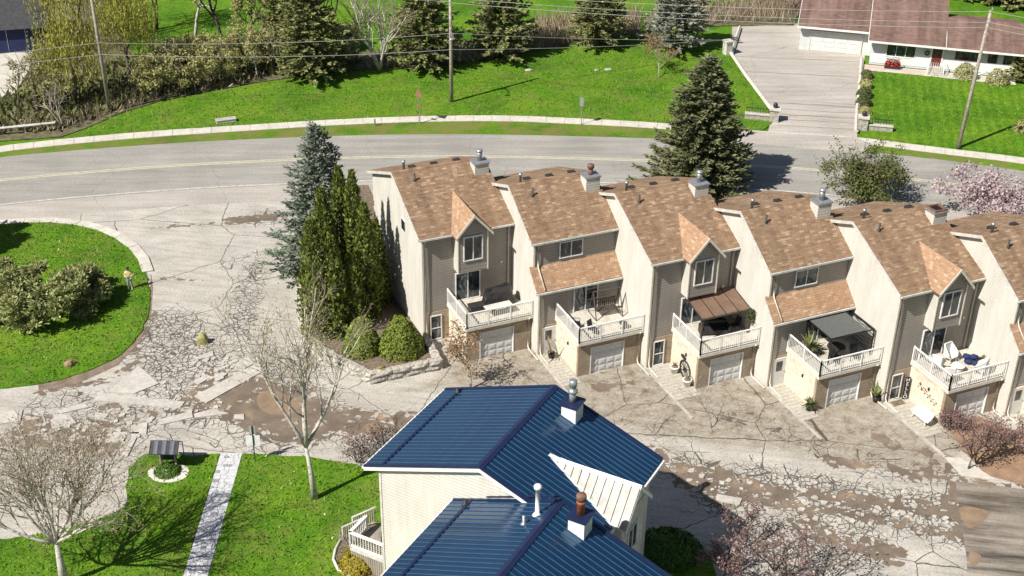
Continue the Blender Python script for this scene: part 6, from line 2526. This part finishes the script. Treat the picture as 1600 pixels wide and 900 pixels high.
# third house: awning on posts, dark furniture, wheel, planters
t = thing('awning', pos(3, 4.35, 0, DZ), 'brown fabric awning on posts over the third balcony', 'awning')
m = MB()
for i in range(4):
    x0, x1 = -1.75 + i * .95, -1.75 + i * .95 + .92
    a = .05
    m.hexa([(x0, -2.55, 1.92), (x1, -2.55, 1.92), (x1, -.15, 2.42), (x0, -.15, 2.42), (x0, -2.55, 1.95), (x1, -2.55, 1.95), (x1, -.15, 2.45), (x0, -.15, 2.45)])
m.build('canopy', 'awning', t)
m = MB()
for i in range(5):
    x = -1.78 + i * .95
    m.bar((x, -2.75, 1.9), (x, -.1, 2.44), .05, .07)
m.build('rafter', 'dark', t)
for x in (-1.7, 2.0):
    m = MB()
    m.box(x - .06, x + .06, -2.6, -2.48, 0, 1.9)
    m.build('post', 'wood_dark', t)
m = MB()
m.box(-1.85, 2.12, -2.62, -2.5, 1.82, 1.92)
m.build('beam', 'wood_dark', t)
t = thing('vine', pos(3, 6.3, -2.9, DZ), 'leafy vine hanging from the front right corner of the brown awning', 'plant')
P = np.c_[rng.normal(0, .12, (220, 2)), 1.98 - rng.random(220) ** 1.5 * 1.0]
V, F = leaves(P, rng.normal(0, 1, P.shape), .16, .11)
arrmesh('leaves', V, F, 'shrub', t)
m = MB()
m.tube([(0, 0, 2.0), (.03, 0, 1.4), (-.02, .02, .9)], .015, 5)
m.build('stem', 'bark', t)
patio_chair(pos(3, 4.9, -1.2, DZ), 'dark chair in the shade at the back of the brown awning', -.5)
patio_chair(pos(3, 5.7, -1.9, DZ), 'dark chair at the right under the brown awning', -1.4)
t = thing('outdoor_sofa', pos(3, 4.2, -1.7, DZ), 'dark cushioned sofa under the brown awning on the third balcony', 'sofa', None, -.3)
m = MB()
m.box(-.9, .9, -.4, .35, .12, .42)
m.build('seat', 'dark', t)
m = MB()
m.box(-.9, .9, .2, .4, .42, .85)
m.build('backrest', 'black', t)
m = MB()
m.box(-1.02, -.9, -.4, .4, .0, .62)
m.box(.9, 1.02, -.4, .4, .0, .62)
m.build('armrest', 'dark', t)
x3 = 1.95
t = thing('wagon_wheel', pos(3, x3 - .1, -2.15, .72), 'black wooden wagon wheel leaning on the cream garage wall of the third house', 'wheel')
m = MB()
m.tube([(0, .66 * math.cos(a), .66 * math.sin(a)) for a in np.linspace(0, 6.2832, 29)], .05, 6)
m.build('rim', 'dark', t)
for k in range(12):
    a = 6.283 * k / 12
    m = MB()
    m.tube([(0, .1 * math.cos(a), .1 * math.sin(a)), (0, .64 * math.cos(a), .64 * math.sin(a))], .022, 5)
    m.build('spoke', 'dark', t)
m = MB()
m.tube([(-.09, 0, 0), (.07, 0, 0)], .12, 10)
m.build('hub', 'black', t)
for yy, lb in ((-1.35, 'white pot with a dark plant between the wagon wheel and the door'), (-3.1, 'white pot with a dark plant at the front corner, right of the wagon wheel')):
    t = thing('flower_pot', pos(3, x3 - .42, yy, .06), lb, 'flower pot', 'white pots beside the wagon wheel')
    m = MB()
    m.lathe([(.2, 0), (.31, .42), (.34, .43), (.34, .52), (.27, .52), (.25, .44)], (0, 0, 0), 14)
    m.build('pot', 'white', t, True)
    m = MB()
    m.blob((0, 0, .5), (.24, .24, .1), 0, 2, .2, 2)
    m.build('soil', 'mulch', t)
    m = MB()
    for k in range(6):
        a = k * 1.05
        m.tube([(0, 0, .5), (.1 * math.cos(a), .1 * math.sin(a), .75), (.22 * math.cos(a), .22 * math.sin(a), .85)], [.03, .025, .01], 5)
    m.build('plant', 'shrub', t)
t = thing('wall_plaque', pos(3, x3 - .02, -1.75, 1.5), 'dark oval plaque on the cream wall above the wagon wheel', 'plaque')
m = MB()
m.tube([(0, 0, 0), (-.04, 0, 0)], .2, 14)
m.build('plate', 'dark', t)
t.scale = (1, 1.7, .8)
# fourth house: mesh pergola, palm, table and chairs
t = thing('pergola', pos(4, 4.0, 0, DZ), 'black metal pergola with a grey mesh canopy on the fourth balcony', 'pergola')
for x in (-1.45, 1.95):
    for y in (-2.9, -.25):
        m = MB()
        m.box(x - .04, x + .04, y - .04, y + .04, 0, 2.0)
        m.build('post', 'black', t)
m = MB()
for y in (-2.9, -.25):
    m.bar((-1.5, y, 2.0), (2.0, y, 2.0), .07, .09)
for x in (-1.45, -.6, .25, 1.1, 1.95):
    m.bar((x, -2.95, 2.02), (x, -.2, 2.02), .05, .07)
m.build('rafter', 'black', t)
m = MB()
n = 8
for i in range(n):
    x0 = -1.47 + i * .36
    z = 2.08
    m.hexa([(x0, -2.9, z), (x0 + .355, -2.9, z), (x0 + .355, -.25, z), (x0, -.25, z), (x0, -2.9, z + .012), (x0 + .355, -2.9, z + .012), (x0 + .355, -.25, z + .012), (x0, -.25, z + .012)])
m.build('canopy', 'mesh_canopy', t)
m = MB()
for i in range(7):
    z = .2 + i * .28
    m.bar((1.95, -2.85, z), (1.95, -.3, min(1.95, z + .28)), .02, .02)
    m.bar((1.95, -2.85, min(1.95, z + .28)), (1.95, -.3, z), .02, .02)
m.build('side_lattice', 'black', t)
patio_chair(pos(4, 3.1, -2.9, DZ), 'black metal chair at the front under the mesh pergola', .3)
patio_chair(pos(4, 2.6, -1.5, DZ), 'black metal chair beside the palm on the fourth balcony', 1.9)
patio_chair(pos(4, 4.6, -2.9, DZ), 'black metal chair in the deep shade of the mesh pergola', -.4)
t = thing('patio_table', pos(4, 3.7, -2.1, DZ), 'round dark patio table under the mesh pergola', 'table')
m = MB()
m.lathe([(.62, .7), (.62, .74)], (0, 0, 0), 18)
m.build('tabletop', 'dark', t)
m = MB()
m.lathe([(.3, 0), (.05, .05), (.05, .7)], (0, 0, 0), 8)
m.build('leg', 'dark', t)


def fronds(p, lab, n, ln, mat, name='potted_palm', up=.8, pot=True):
    t = thing(name, p, lab, 'potted plant')
    z0 = .38 if pot else .02
    if pot:
        m = MB()
        m.lathe([(.2, 0), (.28, .36), (.3, .4), (.22, .4)], (0, 0, 0), 12)
        m.build('pot', 'black', t, True)
    V = []
    for k in range(n):
        a = rng.uniform(0, 6.28)
        e = rng.uniform(.25, 1.2)
        prev = np.array([0, 0, z0])
        d = np.array([math.cos(a) * math.cos(e), math.sin(a) * math.cos(e), math.sin(e) * up])
        sd_ = np.array([-math.sin(a), math.cos(a), 0])
        l = ln * rng.uniform(.7, 1.15)
        for s in range(4):
            q = prev + d * l / 4
            d = d - np.array([0, 0, .22])
            w0, w1 = .09 * (1 - s / 4.5), .09 * (1 - (s + 1) / 4.5)
            V += [prev - sd_ * w0, prev + sd_ * w0, q + sd_ * w1, q - sd_ * w1]
            prev = q
    arrmesh('fronds', np.array(V), np.arange(len(V)).reshape(-1, 4), mat, t)
    return t


fronds(pos(4, 2.2, -1.2, DZ), 'big feathery palm by the sliding door of the fourth balcony', 46, 1.25, 'palm', up=1.2)
fronds(pos(4, 1.1, -3.5, .06), 'spiky green plant in a pot at the garage corner of the fourth house', 40, .75, 'shrub', up=1.0)
fronds(pos(4, 5.9, -4.3, 0), 'tall thin plant in a black pot right of the fourth garage door', 14, 1.5, 'palm', up=1.6)
fronds(pos(2, .75, -.75, .06), 'black pot with a thin bare plant beside the second house door', 9, 1.7, 'reed', up=1.7)


# fifth house: wicker chairs, table, blue bundle, bench, welcome board, wall ornament
def wicker(p, lab, rz, wide=.62, sofa=False):
    t = thing('wicker_bench' if sofa else 'wicker_chair', p, lab, 'bench' if sofa else 'chair', 'white wicker furniture at the fifth house', rz)
    w = wide / 2
    m = MB()
    m.hexa([(-w, -.32, .34), (w, -.32, .34), (w, .28, .32), (-w, .28, .32), (-w, -.34, .44), (w, -.34, .44), (w, .28, .42), (-w, .28, .42)])
    m.build('seat', 'wicker', t)
    m = MB()
    N_ = 16
    for i in range(N_):
        a0, a1 = math.pi * i / N_, math.pi * (i + 1) / N_
        q = []
        for a in (a0, a1):
            c, s = math.cos(a), math.sin(a)
            hgt = .40 + (.62 if not sofa else .34) * min(1, s * 1.5)
            q.append(((w + .08) * c, -.30 + .62 * min(1, s * 1.6), hgt + (.12 if sofa else .3)))
        (x0, y0, z0), (x1, y1, z1) = q
        m.hexa([(x0 * .93, y0 - .03, .42), (x1 * .93, y1 - .03, .42), (x1, y1 + .05, .42), (x0, y0 + .05, .42), (x0 * .98, y0, z0 - .1), (x1 * .98, y1, z1 - .1), (x1 * 1.08, y1 + .1, z1 - .08), (x0 * 1.08, y0 + .1, z0 - .08)])
    m.build('backrest', 'wicker', t)
    m = MB()
    m.tube([((w + .1) * math.cos(a) * 1.05, -.3 + .66 * min(1, math.sin(a) * 1.6), (.44 if sofa else .62) + (.62 if not sofa else .34) * min(1, math.sin(a) * 1.5)) for a in np.linspace(0, math.pi, 18)], .05, 6)
    m.build('rolled_rim', 'wicker', t, True)
    for x in (-w * .9, w * .9):
        for y in (-.28, .24):
            m = MB()
            m.tube([(x * 1.05, y * 1.05, 0), (x, y, .35)], .035, 6)
            m.build('leg', 'wicker', t)
    return t


wicker(pos(5, 2.75, -1.5, DZ), 'white wicker armchair nearest the sliding door, left on the fifth balcony', 2.2)
wicker(pos(5, 4.2, -1.0, DZ), 'tall white wicker armchair against the back wall of the fifth balcony', .15)
wicker(pos(5, 2.5, -2.9, DZ), 'white wicker chair in the front left corner of the fifth balcony', 2.6)
wicker(pos(5, 5.0, -3.0, DZ), 'white wicker chair by the front railing of the fifth balcony', -2.6)
t = thing('wicker_table', pos(5, 3.9, -2.2, DZ), 'white wicker ottoman table in the middle of the fifth balcony', 'table')
m = MB()
m.lathe([(.42, .42), (.45, .46), (.42, .5), (.05, .52)], (0, 0, 0), 16)
m.build('tabletop', 'wicker', t, True)
m = MB()
m.lathe([(.36, 0), (.3, .2), (.36, .42)], (0, 0, 0), 14)
m.build('leg', 'wicker', t, True)
t = thing('blue_bundle', pos(5, 5.3, -1.7, DZ), 'heap of navy blue cushions on the fifth balcony', 'cushions')
for k, (x, y, z, r) in enumerate(((0, 0, .18, .42), (.25, -.35, .15, .36), (-.1, .25, .4, .33), (.2, -.1, .5, .3))):
    m = MB()
    m.blob((x, y, z), (r, r * .8, .17), 0, k, .3, 2)
    m.build('cushion', 'bluecloth', t, True)
fronds(pos(5, 5.9, -2.1, DZ), 'dark potted plant by the right railing of the fifth balcony', 16, .6, 'shrub')
wicker(pos(5, 1.05, -2.85, .06), 'white wicker settee on the patio against the cream wall of the fifth house', -math.pi / 2, 1.35, True)
t = thing('greeting_board', pos(5, 1.62, -.32, .06), 'tall black board with white letters spelling HELLO beside the fifth house door', 'sign')
m = MB()
m.box(-.17, .17, -.03, .03, 0, 1.75)
m.build('board', 'black', t)
for i, ch in enumerate('HELLO'):
    cu = bpy.data.curves.new('letter', 'FONT')
    cu.body = ch
    cu.size = .38
    cu.align_x = 'CENTER'
    cu.extrude = .006
    tmp = bpy.data.objects.new('tmp', cu)
    COL.objects.link(tmp)
    me = bpy.data.meshes.new_from_object(tmp.evaluated_get(bpy.context.evaluated_depsgraph_get()))
    bpy.data.objects.remove(tmp)
    me.materials.clear()
    me.materials.append(M['signwhite'])
    o = link('letter', me, t)
    o.rotation_euler = (math.pi / 2, 0, 0)
    o.location = (0, -.037, 1.42 - i * .335)
t.rotation_euler = (0, 0, -.35)
x5 = 1.95
t = thing('wall_ornament', pos(5, x5 - .015, -2.0, 1.3), 'dark metal sprig of leaves and flowers fixed on the cream wall above the white settee', 'wall ornament')
m = MB()
pts = [(-.02, .95, .45), (-.02, .5, .15), (-.02, 0, .1), (-.02, -.5, -.1), (-.02, -.95, -.15)]
m.tube(pts, .014, 5)
m.build('stem', 'dark', t)
m = MB()
for k in range(12):
    y = .95 - k * .17
    z = .3 - k * .045 + (.18 if k % 2 else -.12)
    m.blob((-.02, y, z), (.02, .075, .05), 0, k, .2, 1)
m.build('leaf', 'dark', t)
m = MB()
for y, z in ((.8, .5), (.62, .2), (.25, .32)):
    m.blob((-.025, y, z), (.03, .08, .08), 0, int(y * 9), .2, 1)
m.build('flower', 'red', t)
t = thing('door_mat', pos(5, .9, -.55, .07), 'brown door mat at the fifth house door', 'mat')
m = MB()
m.box(-.45, .45, -.25, .25, 0, .02)
m.build('mat', 'mulch', t)
# red flower planter by the bungalow
t = thing('flower_planter', (*a_(10.4, -3.3), .08), 'red flower planter box in front of the bungalow picture window', 'planter', None, RANG)
m = MB()
m.box(-.85, .85, -.2, .2, 0, .45)
m.build('box', 'dark', t)
P = np.c_[rng.uniform(-.8, .8, 300), rng.uniform(-.25, .2, 300), rng.uniform(.35, .75, 300)]
V, F = leaves(P, rng.normal(0, .6, P.shape) + [0, -.4, 1], .2, .15)
arrmesh('flowers', V, F, 'red', t)
P = np.c_[rng.uniform(-.7, .7, 160), rng.uniform(0, .2, 160), rng.uniform(.6, 1.15, 160)]
V, F = leaves(P, rng.normal(0, .6, P.shape) + [0, -.4, 1], .2, .12)
arrmesh('leaves', V, F, 'shrub', t)

# ================================================================== THE PERSON ON THE ROUND LAWN
def skinned(name, joints, edges, mat, parent, sub=2):
    me = bpy.data.meshes.new(name)
    me.from_pydata([j[0] for j in joints], edges, [])
    o = link(name, me, parent)
    me.materials.append(M[mat])
    sk = o.modifiers.new('skin', 'SKIN')
    for i, j in enumerate(joints):
        r = j[1] if hasattr(j[1], '__len__') else (j[1], j[1])
        me.skin_vertices[0].data[i].radius = r
    me.skin_vertices[0].data[0].use_root = True
    sk.use_smooth_shade = True
    sb = o.modifiers.new('sub', 'SUBSURF')
    sb.levels = sb.render_levels = sub
    return o


pb = G(204, 452)
pr_ = thing('person', (pb[0], pb[1], .07), 'person in a pale yellow jacket, jeans and dark cap standing on the round lawn', 'person', None, 0)
# faces the camera (towards -y, a little -x); a remote controller is held at the waist
J = [((0, 0, .98), (.14, .10)), ((0, .01, 1.15), (.15, .11)), ((0, .02, 1.35), (.17, .115)), ((0, .02, 1.48), (.1, .08)), ((0, .0, 1.56), .055), ((0, -.02, 1.68), (.085, .1)), ((0, -.02, 1.78), (.07, .085)),
     ((-.19, .02, 1.44), .062), ((-.27, .0, 1.19), .05), ((-.13, -.24, 1.10), .036), ((-.08, -.31, 1.11), (.04, .02)),
     ((.19, .02, 1.44), .062), ((.27, .0, 1.19), .05), ((.13, -.24, 1.10), .036), ((.08, -.31, 1.11), (.04, .02)),
     ((-.09, 0, .9), .09), ((-.11, -.02, .5), .06), ((-.12, .02, .09), .042), ((-.13, -.12, .04), (.045, .035)),
     ((.09, 0, .9), .09), ((.12, -.02, .5), .06), ((.14, .02, .09), .042), ((.15, -.12, .04), (.045, .035))]
E_ = [(0, 1), (1, 2), (2, 3), (3, 4), (4, 5), (5, 6), (2, 7), (7, 8), (8, 9), (9, 10), (2, 11), (11, 12), (12, 13), (13, 14), (0, 15), (15, 16), (16, 17), (17, 18), (0, 19), (19, 20), (20, 21), (21, 22)]
body = skinned('body', J, E_, 'skin', pr_)
jk = [((0, 0, .95), (.18, .14)), ((0, .01, 1.15), (.185, .145)), ((0, .02, 1.35), (.205, .15)), ((0, .02, 1.49), (.12, .1)), ((-.21, .02, 1.45), .085), ((-.29, .0, 1.19), .07), ((-.16, -.21, 1.10), .05), ((.21, .02, 1.45), .085), ((.29, .0, 1.19), .07), ((.16, -.21, 1.10), .05)]
skinned('jacket', jk, [(0, 1), (1, 2), (2, 3), (2, 4), (4, 5), (5, 6), (2, 7), (7, 8), (8, 9)], 'jacket', pr_)
tr = [((0, 0, .96), (.16, .12)), ((-.09, 0, .88), .11), ((-.115, -.02, .5), .08), ((-.125, .02, .12), .062), ((.09, 0, .88), .11), ((.125, -.02, .5), .08), ((.145, .02, .12), .062)]
skinned('trousers', tr, [(0, 1), (1, 2), (2, 3), (0, 4), (4, 5), (5, 6)], 'jeans', pr_)
for sx in (-1, 1):
    m = MB()
    m.hexa([(sx * .13 - .05, -.2, 0), (sx * .13 + .05, -.2, 0), (sx * .13 + .05, .09, 0), (sx * .13 - .05, .09, 0), (sx * .13 - .04, -.18, .06), (sx * .13 + .04, -.18, .06), (sx * .13 + .045, .08, .11), (sx * .13 - .045, .08, .11)])
    m.build('shoe', 'signwhite', pr_)
m = MB()
m.lathe([(.108, 1.74), (.112, 1.80), (.09, 1.87), (.03, 1.895)], (0, -.02, 0), 14)
m.hexa([(-.09, -.12, 1.755), (.09, -.12, 1.755), (.07, -.22, 1.74), (-.07, -.22, 1.74), (-.09, -.12, 1.775), (.09, -.12, 1.775), (.07, -.22, 1.755), (-.07, -.22, 1.755)])
m.build('cap', 'dark', pr_, True)
m = MB()
m.blob((0, .02, 1.70), (.1, .095, .1), 0, 1, .08, 2)
m.build('hair', 'hair', pr_, True)
m = MB()
for sx in (-1, 1):
    m.blob((sx * .036, -.112, 1.705), (.014, .008, .009), 0, 1, 0, 1)
m.build('eye', 'black', pr_)
m = MB()
m.blob((0, -.125, 1.675), (.016, .024, .024), 0, 1, 0, 1)
m.blob((-.098, -.02, 1.69), (.012, .025, .034), 0, 1, 0, 1)
m.blob((.098, -.02, 1.69), (.012, .025, .034), 0, 1, 0, 1)
m.build('nose_and_ears', 'skin', pr_, True)
m = MB()
m.box(-.025, .025, -.116, -.108, 1.632, 1.64)
m.build('mouth', 'maroon', pr_)
for sx in (-1, 1):
    for k in range(4):
        x = sx * (.115 - .018 * k)
        skinned('finger', [((sx * .085 + (x - sx * .09) * .6, -.33, 1.125 - k * .012), .011), ((x * .9, -.375 - .004 * (k % 2), 1.128 - k * .013), .010), ((x * .75, -.40, 1.115 - k * .013), .009)], [(0, 1), (1, 2)], 'skin', pr_, 1)
    skinned('thumb', [((sx * .07, -.32, 1.14), .013), ((sx * .05, -.345, 1.17), .012), ((sx * .035, -.37, 1.18), .010)], [(0, 1), (1, 2)], 'skin', pr_, 1)
pr_.rotation_euler = (0, 0, -.2)
ctl = thing('remote_controller', (pb[0], pb[1], .07), 'small dark controller held at the waist by the person on the round lawn', 'controller', None, -.2)
m = MB()
m.box(-.09, .09, -.40, -.33, 1.10, 1.14)
m.build('body', 'black', ctl)
m = MB()
m.box(-.07, .07, -.46, -.40, 1.13, 1.145)
m.build('screen', 'dark', ctl)
m = MB()
m.box(-.075, .075, -.455, -.405, 1.145, 1.15)
m.build('stick', 'glass', ctl)
